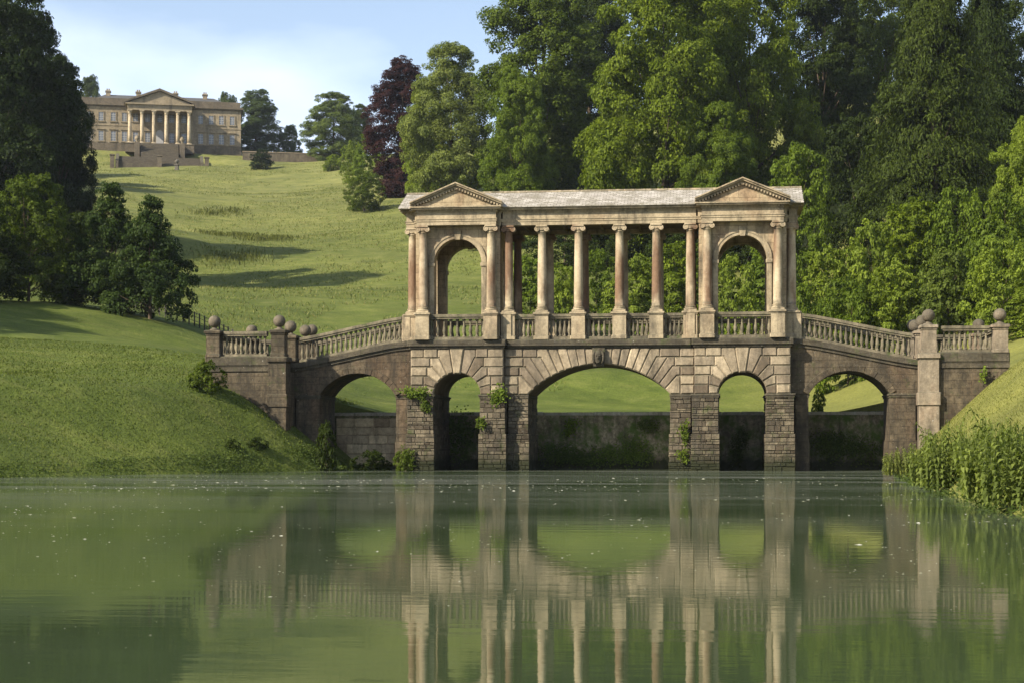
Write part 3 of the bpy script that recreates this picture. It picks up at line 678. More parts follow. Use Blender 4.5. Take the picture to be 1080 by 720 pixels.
# pavilion bodies
UZ0, UZ1 = 6.955, 13.02
for s in (-1, 1):
    cx = 7.55*s; a = 1.27; zs = 11.08
    cur = [(cx+a*math.cos(t), zs+a*math.sin(t)) for t in np.linspace(math.pi, 0, 25)]
    poly = [(cx-2.28,UZ0),(cx-a,UZ0)] + cur + [(cx+a,UZ0),(cx+2.28,UZ0),(cx+2.28,UZ1),(cx-2.28,UZ1)]
    for y0, y1, fr in ((0.36,1.0,True),(my(1.0),my(0.36),False)):
        m = MB(); m.prism(clean(poly), y0, y1); pw = m.build('pavilion_wall', M['bath'], bridge)
        yf = y0 if fr else y1; sg = -1 if fr else 1
        ar = MB(); na = 20; tt = np.linspace(0, math.pi, na+1)
        for r0, r1, dp in ((a+0.004,a+0.17,0.05),(a+0.17,a+0.27,0.085)):
            vs = []; fs = []
            for t in tt:
                for r, d in ((r0,0),(r0,dp),(r1,dp),(r1,0)): vs.append((cx+r*math.cos(t), yf+sg*d, zs+r*math.sin(t)))
            for i in range(na):
                for q in range(3): fs.append((i*4+q, i*4+q+1, (i+1)*4+q+1, (i+1)*4+q))
            ar.add(vs, fs)
        y2, y3 = sorted((yf, yf+sg*0.16)); ar.prism([(cx-0.13,zs+a-0.06),(cx+0.13,zs+a-0.06),(cx+0.2,zs+a+0.42),(cx-0.2,zs+a+0.42)], y2, y3)
        ar.build('archivolt', M['trim'], pw)
        for q in (-1, 1):
            pl = MB()
            x0, x1 = sorted((cx+q*(a+0.004), cx+q*(a+0.25))); ya, yb = sorted((yf, yf+sg*0.07))
            pl.box(x0, x1, ya, yb, UZ0, zs-0.2)
            x0, x1 = sorted((cx+q*(a-0.05), cx+q*(a+0.32))); ya, yb = sorted((yf+0.1 if fr else yf-0.1, yf+sg*0.12)); pl.cbox(x0, x1, ya, yb, zs-0.2, zs, 0.03)
            # pilaster behind each column
            x0, x1 = sorted((cx+q*1.62, cx+q*2.1)); ya, yb = sorted((yf, yf+sg*0.06)); pl.box(x0, x1, ya, yb, 8.4, UZ1)
            pl.build('arch_pilaster', M['trim'], pw)
    # side walls with their own arches
    for q in (-1, 1):
        xo = cx+q*2.28; xi = cx+q*1.66; x0, x1 = sorted((xo, xi)); a2 = 1.15; yc = YC; zs2 = 11.1
        y0, y1 = 1.003, my(1.003)
        pts = [(y0,UZ0),(yc-a2,UZ0)] + [(yc+a2*math.cos(t), zs2+a2*math.sin(t)) for t in np.linspace(math.pi,0,19)] + [(yc+a2,UZ0),(y1,UZ0),(y1,UZ1),(y0,UZ1)]
        m = MB(); m.prism_x(pts, x0, x1); sw = m.build('pavilion_side_wall', M['bath'], bridge)
    c = MB(); c.box(cx-2.2, cx+2.2, 0.5, my(0.5), 13.03, 13.2); c.build('ceiling', M['soffit'], bridge)

# entablatures, cornices, pediments
def entab(mb, x0, x1, y0, y1, z=13.02):
    mb.box(x0, x1, y0, y1, z, z+0.19); mb.box(x0-0.03, x1+0.03, y0-0.03, y1+0.03, z+0.19, z+0.30); mb.box(x0-0.06, x1+0.06, y0-0.06, y1+0.06, z+0.30, z+0.345)
    mb.box(x0+0.012, x1-0.012, y0+0.012, y1-0.012, z+0.345, z+0.66)
def dentil_row(mb, x0, x1, y, z0, z1, dy, step=0.17):
    n = int((x1-x0)/step)
    for i in range(n):
        x = x0 + (i+0.5)*(x1-x0)/n; ya, yb = sorted((y, y+dy)); mb.box(x-0.05, x+0.05, ya, yb, z0, z1)
def cornice(mb, x0, x1, y0, y1, z=13.68, front_only=False):
    mb.box(x0-0.03, x1+0.03, y0-0.03, y1+0.03, z, z+0.06); 
    dentil_row(mb, x0, x1, y0-0.03, z+0.06, z+0.15, -0.09); dentil_row(mb, x0, x1, y1+0.03, z+0.06, z+0.15, 0.09)
    mb.box(x0-0.05, x1+0.05, y0-0.03, y1+0.03, z+0.06, z+0.15); mb.cbox(x0-0.26, x1+0.26, y0-0.26, y1+0.26, z+0.15, z+0.24, 0.015); mb.cbox(x0-0.34, x1+0.34, y0-0.34, y1+0.34, z+0.24, z+0.31, 0.03)
for y0, y1 in ((0.32,0.80),(my(0.80),my(0.32))): e = MB(); entab(e, -5.14, 5.14, y0, y1); e.build('architrave', M['trim'], bridge)
c = MB(); cornice(c, -5.1, 5.1, 0.32, my(0.32)); c.build('cornice', M['trim'], bridge)
c = MB(); c.box(-5.2, 5.2, 0.81, my(0.81), 13.25, 13.4)
for x in np.arange(-4.06, 4.1, 1.02): c.box(x-0.07, x+0.07, 0.815, my(0.815), 13.05, 13.25)
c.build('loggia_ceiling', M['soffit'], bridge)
for s in (-1, 1):
    cx = 7.55*s
    e = MB(); entab(e, cx-2.34, cx+2.34, 0.30, my(0.30)); entab(e, cx-2.13, cx+2.13, -0.22, 0.235, 13.024); entab(e, cx-2.13, cx+2.13, my(0.235), my(-0.22), 13.024)
    x0, x1 = sorted((9.9*s+0.07*s, 10.42*s)); entab(e, x0, x1, 0.74, my(0.74), 13.028)
    e.build('architrave', M['trim'], bridge)
    c = MB(); cornice(c, cx-2.34, cx+2.34, 0.36, my(0.36), 13.684); cornice(c, cx-2.13, cx+2.13, -0.22, my(-0.22), 13.688)
    x0, x1 = sorted((9.9*s, 10.42*s)); cornice(c, x0, x1, 0.78, my(0.78), 13.676)
    c.build('cornice', M['trim'], bridge)
    for y0, sg in ((-0.22, -1), (my(-0.22), 1)):          # front and back pediments
        p = MB(); z0 = 14.0; hw = 2.47; ap = 1.08
        ya, yb = sorted((y0, y0 - sg*2.2)); p.prism([(cx-hw+0.25,z0),(cx+hw-0.25,z0),(cx,z0+ap-0.12)], ya, yb)
        pe = p.build('pediment', M['bath'], bridge)
        r = MB()
        for q in (-1, 1):
            for off, t0_, t1_ in ((0.10,0.0,0.10),(0.26,0.10,0.19),(0.34,0.19,0.26)):
                ya, yb = sorted((y0 + sg*off, y0 - sg*2.4)); L = hw
                poly = [(cx+q*L, z0+t0_-0.02), (cx+q*L, z0+t1_-0.02), (cx, z0+ap-0.07+t1_), (cx, z0+ap-0.07+t0_)]
                r.prism(clean(poly), ya, yb)
            nd = 16
            for i in range(nd):
                t = (i+0.7)/nd; x = cx+q*hw*(1-t); z = z0+(ap-0.07)*t-0.02; ya, yb = sorted((y0+sg*0.02, y0+sg*0.16)); r.box(x-0.045, x+0.045, ya, yb, z-0.08, z+0.03)
        r.build('raking_cornice', M['trim'], pe)
    # end gable
    g = MB(); x0, x1 = sorted((10.3*s, 10.62*s)); g.prism_x([(0.3,13.99),(my(0.3),13.99),(YC,15.05)], x0, x1); g.build('end_gable', M['trim'], bridge)
# roof
r = MB(); EZ, RZ, EX = 14.0, 15.12, 10.72
r.add([(-EX,-0.05,EZ),(EX,-0.05,EZ),(EX,YC,RZ),(-EX,YC,RZ),(-EX,my(-0.05),EZ),(EX,my(-0.05),EZ),(-EX,-0.05,EZ-0.05),(EX,-0.05,EZ-0.05),(-EX,my(-0.05),EZ-0.05),(EX,my(-0.05),EZ-0.05)],
      [(0,1,2,3),(3,2,5,4),(6,7,1,0),(4,5,9,8),(0,3,4,8,6),(1,7,9,5,2),(6,8,9,7)])
rf = r.build('roof', M['slate'], bridge)
q = MB()
for i in range(36):
    x = -EX + (i+0.5)*2*EX/36; w_ = EX/36-0.008; q.prism_x([(YC-0.16,RZ-0.05),(YC+0.16,RZ-0.05),(YC+0.05,RZ+0.06),(YC-0.05,RZ+0.06)], x-w_, x+w_)
q.build('ridge_tiles', M['trim'], rf)
fl = MB(); fl.box(-10.1, 10.1, 0.4, my(0.4), 6.9, 6.951); fl.build('walkway', M['ramp'], bridge)

# dam wall behind the bridge
dam = thing('dam_wall', 'mossy stone dam wall behind the arches with a pale coping', 'wall', (0,5.5,0))
m = MB(); rough_box(m, -16.6, 16.6, 0.0, 1.4, -0.8, 3.02, 0.4, 0.05); m.build('wall_face', M['dam'], dam)
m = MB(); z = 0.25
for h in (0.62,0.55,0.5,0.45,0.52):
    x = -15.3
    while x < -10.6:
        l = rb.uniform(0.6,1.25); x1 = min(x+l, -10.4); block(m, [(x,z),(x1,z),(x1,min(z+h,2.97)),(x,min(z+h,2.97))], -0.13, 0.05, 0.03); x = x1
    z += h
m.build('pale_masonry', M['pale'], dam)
m = MB()
x = -16.6; rq = random.Random(8)
while x < 16.6:
    l = rq.uniform(0.9, 1.6); x1 = min(x+l, 16.6); m.cbox(x+0.006, x1-0.006, -0.09+rq.uniform(-0.02,0.02), 1.5, 3.02, 3.2+rq.uniform(-0.015,0.015), 0.03); x = x1
m.build('coping', M['coping'], dam)

# ------------------------------------------------------------------ the mansion on the hill
hx, hy = at(168.5, 490); HZ = 82.2; HR = math.atan2(XC-hx, hy+DIST)
house = thing('mansion', 'honey stone palladian mansion with six column portico on top of the hill', 'mansion', (hx, hy, HZ), HR)
def hb(name, boxes, mat, parent=house):
    m = MB()
    for b in boxes: m.box(*b)
    return m.build(name, mat, parent)
hb('wall', [(-22.3,22.3,0,19,-1,12.9)], M['house'])
hb('plinth', [(-22.42,22.42,-0.12,19.12,-1,2.1),(-22.38,22.38,-0.08,19.08,2.1,2.35)], M['house_dark'])
hb('string_course', [(-22.42,-8.9,-0.12,0.3,7.05,7.3),(8.9,22.42,-0.12,0.3,7.05,7.3)], M['house'])
hb('cornice', [(-22.6,22.6,-0.3,19.3,12.3,12.6),(-23.0,23.0,-0.7,19.7,12.6,13.05)], M['house_dark'])
hb('parapet', [(-22.2,22.2,0.05,0.5,13.05,14.7),(-22.2,-21.7,0.5,19,13.05,14.7),(21.7,22.2,0.5,19,13.05,14.7)], M['house_dark'])
m = MB(); m.add([(-21.5,0.7,13.3),(21.5,0.7,13.3),(21.5,18.5,13.3),(-21.5,18.5,13.3),(-15,8.6,17.2),(15,8.6,17.2)], [(0,1,5,4),(1,2,5),(2,3,4,5),(3,0,4)]); rf = m.build('roof', M['lead'], house)
for x in (-14.2, -5.9, 4.4, 12.6):
    ch = hb('chimney', [(x-0.6,x+0.6,7.6,9.4,13.5,17.9),(x-0.8,x+0.8,7.4,9.6,17.9,18.2),(x-0.45,x-0.08,8.0,8.6,18.2,18.8),(x+0.08,x+0.45,8.0,8.6,18.2,18.8)], M['house'])
def window(x, z0, z1, w, ped, y=0.0):
    m = MB(); t = 0.26
    m.box(x-w/2-t, x-w/2, y-0.14, y+0.02, z0, z1); m.box(x+w/2, x+w/2+t, y-0.14, y+0.02, z0, z1); m.box(x-w/2-t, x+w/2+t, y-0.15, y+0.02, z1, z1+t); m.box(x-w/2-0.4, x+w/2+0.4, y-0.24, y+0.02, z0-0.28, z0)
    if ped:
        m.box(x-w/2-0.5, x+w/2+0.5, y-0.35, y+0.02, z1+t+0.15, z1+t+0.35); m.prism([(x-w/2-0.5,z1+t+0.352),(x+w/2+0.5,z1+t+0.352),(x,z1+t+0.95)], y-0.33, y+0.02)
    fr = m.build('window', M['house'], house)
    g = MB(); g.box(x-w/2, x+w/2, y-0.03, y+0.01, z0, z1); g.build('pane', M['glass'], fr)
    b = MB(); b.box(x-0.05, x+0.05, y-0.07, y-0.032, z0, z1)
    n = 4
    for i in range(1, n): b.box(x-w/2, x-0.052, y-0.068, y-0.034, z0+(z1-z0)*i/n-0.04, z0+(z1-z0)*i/n+0.04); b.box(x+0.052, x+w/2, y-0.068, y-0.034, z0+(z1-z0)*i/n-0.04, z0+(z1-z0)*i/n+0.04)
    b.build('glazing_bars', M['sash'], fr)
for x in (-19.2,-15.9,-12.6,-9.6, 11.2,14.1,16.9,19.9):
    window(x, 2.8, 5.5, 1.3, True); window(x, 8.3, 10.7, 1.25, False)
for x in (-6.6,-3.3,0,3.3,6.6):
    window(x, 8.4, 10.6, 1.3, False)
    if x: window(x, 2.8, 5.4, 1.3, True)
d = hb('door', [(-1.0,1.0,-0.12,0.02,1.3,5.2)], M['sash']); m = MB(); m.prism([(math.cos(t)*1.0, 5.2+math.sin(t)) for t in np.linspace(0,math.pi,13)], -0.12, 0.02); m.build('fanlight', M['sash'], d)
PY = -5.2
pod = hb('portico_podium', [(-9.3,9.3,PY-1.0,-0.13,-1,1.3),(-9.4,9.4,PY-1.1,-0.14,1.3,1.5)], M['house_dark'])
pcx = [-8.05,-4.8,-1.6,1.75,4.85,7.95]
sh = MB(); sh.lathe([(0.50,0.5),(0.50,2.5),(0.48,4.5),(0.42,8.05)], n=14); c0 = sh.build('portico_column', M['house_col'], house, (pcx[0], PY, 1.5))
b = MB(); b.box(-0.66,0.66,-0.66,0.66,0,0.25); b.lathe([(0.64,0.25),(0.66,0.35),(0.54,0.5)], n=14); b.build('column_base', M['house_col'], c0)
b = MB(); b.lathe([(0.42,8.05),(0.48,8.2),(0.48,8.4),(0.56,8.5),(0.54,8.7),(0.70,8.92)], n=12); b.box(-0.7,0.7,-0.7,0.7,8.92,9.1); b.build('capital', M['house_col'], c0)
for x in pcx[1:]: copy_tree(c0, house, (x, PY, 1.5))
hb('portico_entablature', [(-8.7,8.7,PY-0.62,-0.14,10.6,11.2),(-8.75,8.75,PY-0.68,-0.14,11.2,12.1),(-9.3,9.3,PY-1.2,-0.14,12.1,12.5)], M['house'])
m = MB(); m.prism([(-8.8,12.5),(8.8,12.5),(0,15.9)], PY-0.6, 8.0); pe = m.build('pediment', M['house'], house)
m = MB()
for q in (-1, 1): m.prism(clean([(q*9.5,12.502),(q*9.5,12.95),(0,16.6),(0,15.95)]), PY-1.3, 8.2)
m.build('raking_cornice', M['house_dark'], pe)
st = thing('garden_staircase', 'broad dark stone staircase descending from the mansion portico to the lawn', 'staircase', (hx, hy, HZ), HR)
def flight(name, hw, ytop, z0, z1, n):
    m = MB()
    for i in range(n): m.box(-hw, hw, ytop-(i+1)*0.42, ytop-i*0.42+0.003, z0-3, z1-(z1-z0)*i/n)
    return m.build(name, M['stair'], st)
flight('upper_flight', 5.0, PY-1.12, -4.1, 1.35, 24)
m = MB(); m.box(-10.55, 10.55, -17.9, -16.43, -9, -4.15); m.build('landing', M['stair'], st)
flight('lower_flight', 10.5, -17.91, -7.4, -4.3, 20)
for x in (-12.2, 0.0, 12.2):
    y0 = -27.6 if x == 0 else -27.0
    m = MB(); m.cbox(x-0.55, x+0.55, y0, y0+1.1, -10, -5.4, 0.05); m.box(x-0.68, x+0.68, y0-0.13, y0+1.23, -5.4, -5.1); m.build('stair_pier', M['house_dark'], st)
for x in (-6.0, 6.0):
    m = MB(); m.box(x-0.5, x+0.5, PY-6.0, PY-1.2, -3, 1.1); m.build('stair_parapet', M['stair'], st)
    m = MB(); m.cbox(x-0.7, x+0.7, PY-8.0, PY-6.1, -4, 0.6, 0.05); p = m.build('urn_pedestal', M['house_dark'], st)
    u = MB(); u.lathe([(0.35,0),(0.2,0.2),(0.25,0.4),(0.65,0.9),(0.7,1.2),(0.45,1.5),(0.5,1.6),(0.1,1.95)], x, PY-7.0, 0.6, 12); u.build('urn', M['house'], p)
for sx in (-1, 1):
    m = MB(); x0, x1 = sorted((sx*10.6, sx*11.4)); m.prism_x([(-26.8,-9),(-16.4,-9),(-16.4,-3.5),(-18.0,-3.5),(-26.8,-6.6)], x0, x1); m.build('side_wall', M['stair'], st)
wl = thing('terrace_wall', 'low grey retaining wall running right from the mansion along the hilltop', 'wall', (hx, hy, HZ), HR)
m = MB(); m.box(22.6, 56, -4.6, -3.8, -8, 0.2); m.build('wall_face', M['house_dark'], wl); m = MB(); m.box(22.55, 56.1, -4.72, -3.68, 0.2, 0.45); m.build('coping', M['house'], wl)
ux, uy = at(186.5, 448); u = thing('garden_urn', 'small dark stone urn alone on the lawn below the mansion stairs', 'urn', (ux, uy, gz(ux, uy)-0.1))
m = MB(); m.cbox(-0.55,0.55,-0.55,0.55,0,0.3,0.04); m.box(-0.4,0.4,-0.4,0.4,0.3,1.3); m.cbox(-0.55,0.55,-0.55,0.55,1.3,1.5,0.04); m.build('pedestal', M['bronze'], u)
m = MB(); m.lathe([(0.3,1.5),(0.15,1.65),(0.2,1.8),(0.5,2.1),(0.55,2.35),(0.3,2.6),(0.12,2.85)], n=14); m.build('bowl', M['bronze'], u)

# ------------------------------------------------------------------ foliage
def unit(v): return v/(np.linalg.norm(v, axis=-1, keepdims=True)+1e-9)
def leaf_quads(c, nrm, L, wr, rng, droop=0.15, tang=None):
    n = len(c); r = rng.normal(size=(n,3)) if tang is None else tang
    t = unit(np.cross(np.cross(nrm, r), nrm)); b = np.cross(nrm, t)
    L = L[:,None]; hw = L*wr*0.5
    tip = c + t*L*0.5; tip[:,2] -= droop*L[:,0]
    a = c - t*L*0.5; a[:,2] -= droop*0.5*L[:,0]
    return np.stack([a, c+b*hw+t*L*0.08, tip, c-b*hw+t*L*0.08], 1).reshape(-1,3)
def foliage(rng, lobes, n, leaf, wr=0.6, sub=14, flat=0.65, up=0.5, rag=0.3):
    """leaves in clumps over the outside of lobes; lobes: rows of x, y, z, r and the outward direction"""
    w = lobes[:,3]**2; cnt = np.maximum(40, (n*w/w.sum())).astype(int); out = []
    for (x,y,z,r,ox,oy,oz), m in zip(lobes, cnt):
        o_ = np.array((ox,oy,oz)); k = max(4, int(sub*rng.uniform(0.8,1.25)))
        d = unit(rng.normal(size=(k,3)) + o_*0.8 + np.array((0,0,0.35)))
        sc = np.array((x,y,z)) + d*(r*rng.uniform(0.55,1.05,(k,1)))*np.array((1,1,0.85)); sr = r*rng.uniform(0.22,0.46,k)
        p = rng.choice(k, m, p=sr**2/(sr**2).sum())
        e = unit(rng.normal(size=(m,3)) + d[p]*0.5 + np.array((0,0,0.35)))
        rad = sr[p,None]*rng.uniform(0.35,1.0,(m,1))**0.5*(1+rag*rng.normal(size=(m,1))*0.35)
        c = sc[p] + e*rad*np.array((1,1,flat))
        nr = unit(e*0.55 + d[p]*0.35 + np.array((0,0,up)) + rng.normal(size=(m,3))*0.42)
        out.append(leaf_quads(c, nr, leaf*rng.uniform(0.6,1.3,m), wr, rng))
    return np.concatenate(out)
def round_lobes(rng, H, Rd, z0, n, prof, size=(0.24,0.4), squash=1.0):
    L = []
    for i in range(n):
        t = (i+0.5)/n; t = min(0.97, max(0.02, t+rng.uniform(-0.06,0.06))); a = i*2.39996+rng.uniform(-0.5,0.5)
        pr = prof(t)*Rd; r = Rd*rng.uniform(*size)*(0.65+0.5*prof(t)); q = max(0, pr-r*0.75)*rng.uniform(0.72,1.08)
        if i % 4 == 3: q *= 0.45
        
        if i % 7 == 2: q *= 1.2; r *= 0.72
        z = z0 + t*(H-z0-r*0.6); L.append((q*math.cos(a), q*math.sin(a), z, r, math.cos(a)*min(1,q/(pr+.01)+.2), math.sin(a)*min(1,q/(pr+.01)+.2), (t-0.4)*1.2))
    return np.array(L)
def trunk_mesh(name, rng, H, z0, lobes, r0, nl=14, lean=0.3):
    mb = MB(); top = z0 + (H-z0)*0.75; xs = [(rng.uniform(-lean,lean)*k, rng.uniform(-lean,lean)*k, -0.6+(top+0.6)*k) for k in (0,0.08,0.25,0.5,0.75,1)]
    mb.tube(xs, [r0*1.5, r0*1.05, r0*0.85, r0*0.6, r0*0.35, r0*0.08], 9)
    for x, y, z, r, *_ in lobes[rng.permutation(len(lobes))[:nl]]:
        zb = max(z0*0.8, z*rng.uniform(0.45,0.7)); k = zb/top
        bx, by = np.interp(k, [0,0.08,0.25,0.5,0.75,1], [p[0] for p in xs]), np.interp(k, [0,0.08,0.25,0.5,0.75,1], [p[1] for p in xs])
        m1 = (bx+(x-bx)*0.4+rng.uniform(-.3,.3), by+(y-by)*0.4+rng.uniform(-.3,.3), zb+(z-zb)*0.55)
        mb.tube([(bx,by,zb), m1, (x,y,z+r*0.3)], [r0*0.42*(1-0.6*k), r0*0.25*(1-0.5*k), r0*0.06], 6)
    return mb.mesh(name, None)
PROTO = {}
def proto(key, seed, H, Rd, z0, nlobe, nleaf, leaf, prof, r0, size=(0.24,0.4), mat='leaf', bark='bark', **kw):
    rng = np.random.default_rng(seed); lob = round_lobes(rng, H, Rd, z0, nlobe, prof, size)
    cm = np_mesh(key+'_crown', foliage(rng, lob, nleaf, leaf, **kw), 4, M[mat]); tm = trunk_mesh(key+'_trunk', rng, H, z0, lob, r0)
    tm.materials.append(M[bark]); PROTO[key] = (cm, tm, H, Rd)
oval = lambda t: math.sin(math.pi*(0.12+0.83*t))**0.65
dome = lambda t: (1-abs(t-0.35)**2.2*1.6) if t < 0.9 else 0.5
skirt = lambda t: max(0.12, (1-t**1.9))*(0.82+0.18*min(1,t*6))
tier = lambda t: max(0.2, (1-t**2.0))*(0.86+0.14*min(1, t*6))
cone = lambda t: max(0.06, (1-t)**0.8)
proto('broad', 11, 26, 9.0, 2.0, 52, 125000, 0.34, oval, 0.55, size=(0.28,0.44))
proto('broadb', 12, 26, 9.5, 1.5, 62, 125000, 0.34, dome, 0.6, size=(0.24,0.40))
proto('tall', 13, 30, 7.5, 1.5, 64, 125000, 0.34, oval, 0.55, size=(0.30,0.48))
proto('small', 21, 9, 4.4, 0.9, 40, 24000, 0.25, dome, 0.16, size=(0.2,0.36))
proto('smallb', 22, 9, 4.3, 0.7, 50, 28000, 0.23, tier, 0.17, size=(0.22,0.4))
proto('shrub', 31, 5, 3.3, 0.2, 34, 15000, 0.24, dome, 0.08, size=(0.2,0.38), flat=0.55)
proto('shrubb', 32, 5, 3.3, 0.1, 40, 16000, 0.24, dome, 0.08, size=(0.2,0.40), flat=0.28, up=1.0)
proto('shrubc', 33, 5, 3.6, 0.1, 40, 15000, 0.22, dome, 0.07, size=(0.16,0.34), flat=0.5, up=0.7)
proto('bushlet', 34, 1.6, 1.1, 0.0, 22, 3800, 0.13, dome, 0.03, size=(0.22,0.42))
proto('globe', 35, 5, 2.6, 0.2, 40, 9000, 0.26, dome, 0.15, size=(0.3,0.45), rag=0.1)
# yew: hanging sprays on tiers
def yew(seed, H, Rd, nt_, leaf):
    rng = np.random.default_rng(seed); out = []; L = []
    for i in range(nt_):
        t = rng.uniform(0.0,0.98)**0.9; a = rng.uniform(0,2*math.pi); R_ = Rd*max(0.1,(1-t**1.5))*rng.uniform(0.55,1.08); z = 0.8+t*(H-1)
        m = 190; s = rng.uniform(0.25,1,m); side = rng.normal(size=m)*0.16*R_*s*0.8
        q = R_*s; bend = 0.10*R_*np.sin(s*2.2) - 0.16*R_*s**2
        x = q*math.cos(a) - side*math.sin(a); y = q*math.sin(a) + side*math.cos(a); zz = z + bend + rng.normal(size=m)*0.22 - np.abs(side)*0.35
        c = np.stack([x,y,zz],1); nr = unit(np.stack([np.full(m,math.cos(a))*0.6, np.full(m,math.sin(a))*0.6, np.full(m,0.55)],1)+rng.normal(size=(m,3))*0.4)
        tg = np.stack([np.full(m,math.cos(a)), np.full(m,math.sin(a)), np.full(m,0.05)],1)+rng.normal(size=(m,3))*0.65
        out.append(leaf_quads(c, nr, leaf*rng.uniform(0.6,1.4,m), 0.32, rng, 0.25, tg)); L.append((R_*0.6*math.cos(a), R_*0.6*math.sin(a), z, 1.0, math.cos(a), math.sin(a), 0))
    tm = trunk_mesh('yew_trunk', rng, H, 2, np.array(L), 0.7, 22); tm.materials.append(M['bark'])
    return np_mesh('yew_crown', np.concatenate(out), 4, M['needle']), tm, H, Rd
PROTO['yew'] = yew(41, 26, 11, 760, 0.38)
rt = random.Random(77)
def plant(name, key, px, d, top, hw, col, label, cat='tree', group=None, sink=0.15, stem='trunk', z=None):
    """stands on the ground d metres out; its height and spread come from how it shows in the photograph"""
    cm, tm, H, Rd = PROTO[key]; x, y = at(px, d); z0 = (gz(x, y) if z is None else z) - sink; h = zat(top, d) - z0; w = hw*d/1860
    t = thing(name, label, cat, (x, y, z0), rt.uniform(0, 6.28), group)
    c = bpy.data.objects.new('crown' if stem == 'trunk' else 'foliage', cm); k = bpy.data.objects.new(stem, tm)
    for o in (c, k): COL.objects.link(o); o.parent = t; o.scale = (w/Rd, w/Rd, h/H)
    v = rt.uniform(0.92,1.08); c.color = (col[0]*v, col[1]*v, col[2]*v, 1)
    return t
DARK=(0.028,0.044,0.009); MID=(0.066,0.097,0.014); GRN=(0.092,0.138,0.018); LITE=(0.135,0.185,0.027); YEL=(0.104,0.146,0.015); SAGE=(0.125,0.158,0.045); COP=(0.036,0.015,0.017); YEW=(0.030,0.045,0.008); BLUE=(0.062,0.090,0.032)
T = [  # trees
 ('oak_tree','broadb',-8,192,-45,88,(0.019,0.033,0.008),'tallest dark tree at the left frame edge, cut off by the top'),
 ('oak_tree','broad',62,206,60,40,(0.019,0.033,0.008),'dark rounded tree whose lowest bough ends just left of the mansion'),
 ('oak_tree','broadb',28,222,8,52,(0.019,0.033,0.008),'dark tree standing between the tallest left one and the bough by the mansion'),
 ('hawthorn_tree','small',30,136,183,50,MID,'bushy tree with pale leafy top on the brow of the left bank'),
 ('hawthorn_tree','smallb',-22,132,205,52,DARK,'low dark tree half cut by the left edge on the bank brow'),
 ('hawthorn_tree','small',78,141,224,44,DARK,'low dark tree filling the gap in the bank brow group'),
 ('hawthorn_tree','smallb',116,138,194,52,(0.034,0.058,0.014),'taller pointed tree of the pair before the park fence'),
 ('hawthorn_tree','smallb',158,136,208,50,(0.032,0.055,0.015),'rightmost brow tree, spreading towards the hillside over the fence'),
 ('far_tree','broadb',94,530,80,18,BLUE,'small round treetop behind the left end of the mansion roof'),
 ('far_tree','broadb',240,545,98,17,BLUE,'low treetop showing above the right end of the mansion roof'),
 ('far_tree','tall',270,520,94,27,(0.055,0.082,0.032),'dark tall tree beside the right wall of the mansion'),
 ('far_tree','broadb',305,530,132,14,BLUE,'smallest tree on the skyline, right of the dark tall one'),
 ('far_tree','broad',352,490,98,33,(0.105,0.145,0.045),'broad rounded tree alone on the skyline above the terrace wall'),
 ('far_tree','broad',380,500,110,13,BLUE,'slim dark tree close behind the broad skyline tree'),
 ('copper_beech','tall',424,337,60,37,COP,'purple leaved copper beech at the left end of the wood'),
 ('lime_tree','broad',476,296,46,50,SAGE,'pale green rounded tree beside the copper beech'),
 ('lime_tree','broadb',452,318,88,26,LITE,'small pale tree tucked between copper beech and rounded pale tree'),
 ('beech_tree','tall',572,258,-48,66,MID,'tall dark green beech whose left side rises against the sky'),
 ('beech_tree','broadb',548,244,72,38,GRN,'mid green tree low in front of the tall dark beech'),
 ('beech_tree','tall',622,285,-30,48,DARK,'shaded beech deep between the tall dark beech and the yellowish tree'),
 ('ash_tree','broadb',702,214,-55,84,YEL,'huge yellowish green tree directly above the loggia roof'),
 ('ash_tree','broad',655,226,95,32,YEL,'lower yellowish tree overhanging the middle of the bridge roof'),
 ('ash_tree','broadb',792,224,-50,66,YEL,'broad green tree above the right pediment'),
 ('ash_tree','broad',760,206,108,40,GRN,'leafy tree just behind the right half of the bridge roof'),
 ('beech_tree','tall',868,242,-60,50,DARK,'black green tree in the gap left of the yew'),
 ('yew_tree','yew',985,172,-95,98,YEW,'massive dark yew with drooping feathery branches on the right hillside'),
 ('yew_tree','yew',1040,196,-70,70,(0.026,0.042,0.009),'second yew, half hidden behind the massive one'),
 ('holly_tree','broadb',1086,140,120,46,LITE,'lighter green tree cut by the right frame edge beside the yew'),
 ('sycamore_tree','small',842,178,150,44,GRN,'mid sized tree over the right end of the bridge roof'),
 ('sycamore_tree','small',905,190,120,44,DARK,'dark tree in front of the gap beside the yew trunk'),
 ('beech_tree','broadb',930,255,-60,60,MID,'dark tree high behind the yew top'),
 ('sycamore_tree','broadb',1100,205,-50,50,DARK,'dark tree at the right frame edge above the lighter one'),
 ('beech_tree','broadb',1142,216,-20,62,MID,'tree of the hillside wood continuing past the right frame edge'),
 ('beech_tree','broad',1205,190,0,62,MID,'tree of the hillside wood continuing past the right frame edge'),
 ('beech_tree','broad',740,262,-70,60,GRN,'tall tree behind the huge yellowish one, at the top of the frame'),
]
for nm, ky, px, d, top, hw, col, lab in T: plant(nm, ky, px, d, top, hw, col, lab, 'tree', {'hawthorn_tree':'trees on the brow of the left bank','far_tree':'far trees beside the mansion'}.get(nm, 'trees of the hillside wood' if px > 400 else 'dark trees at upper left'))
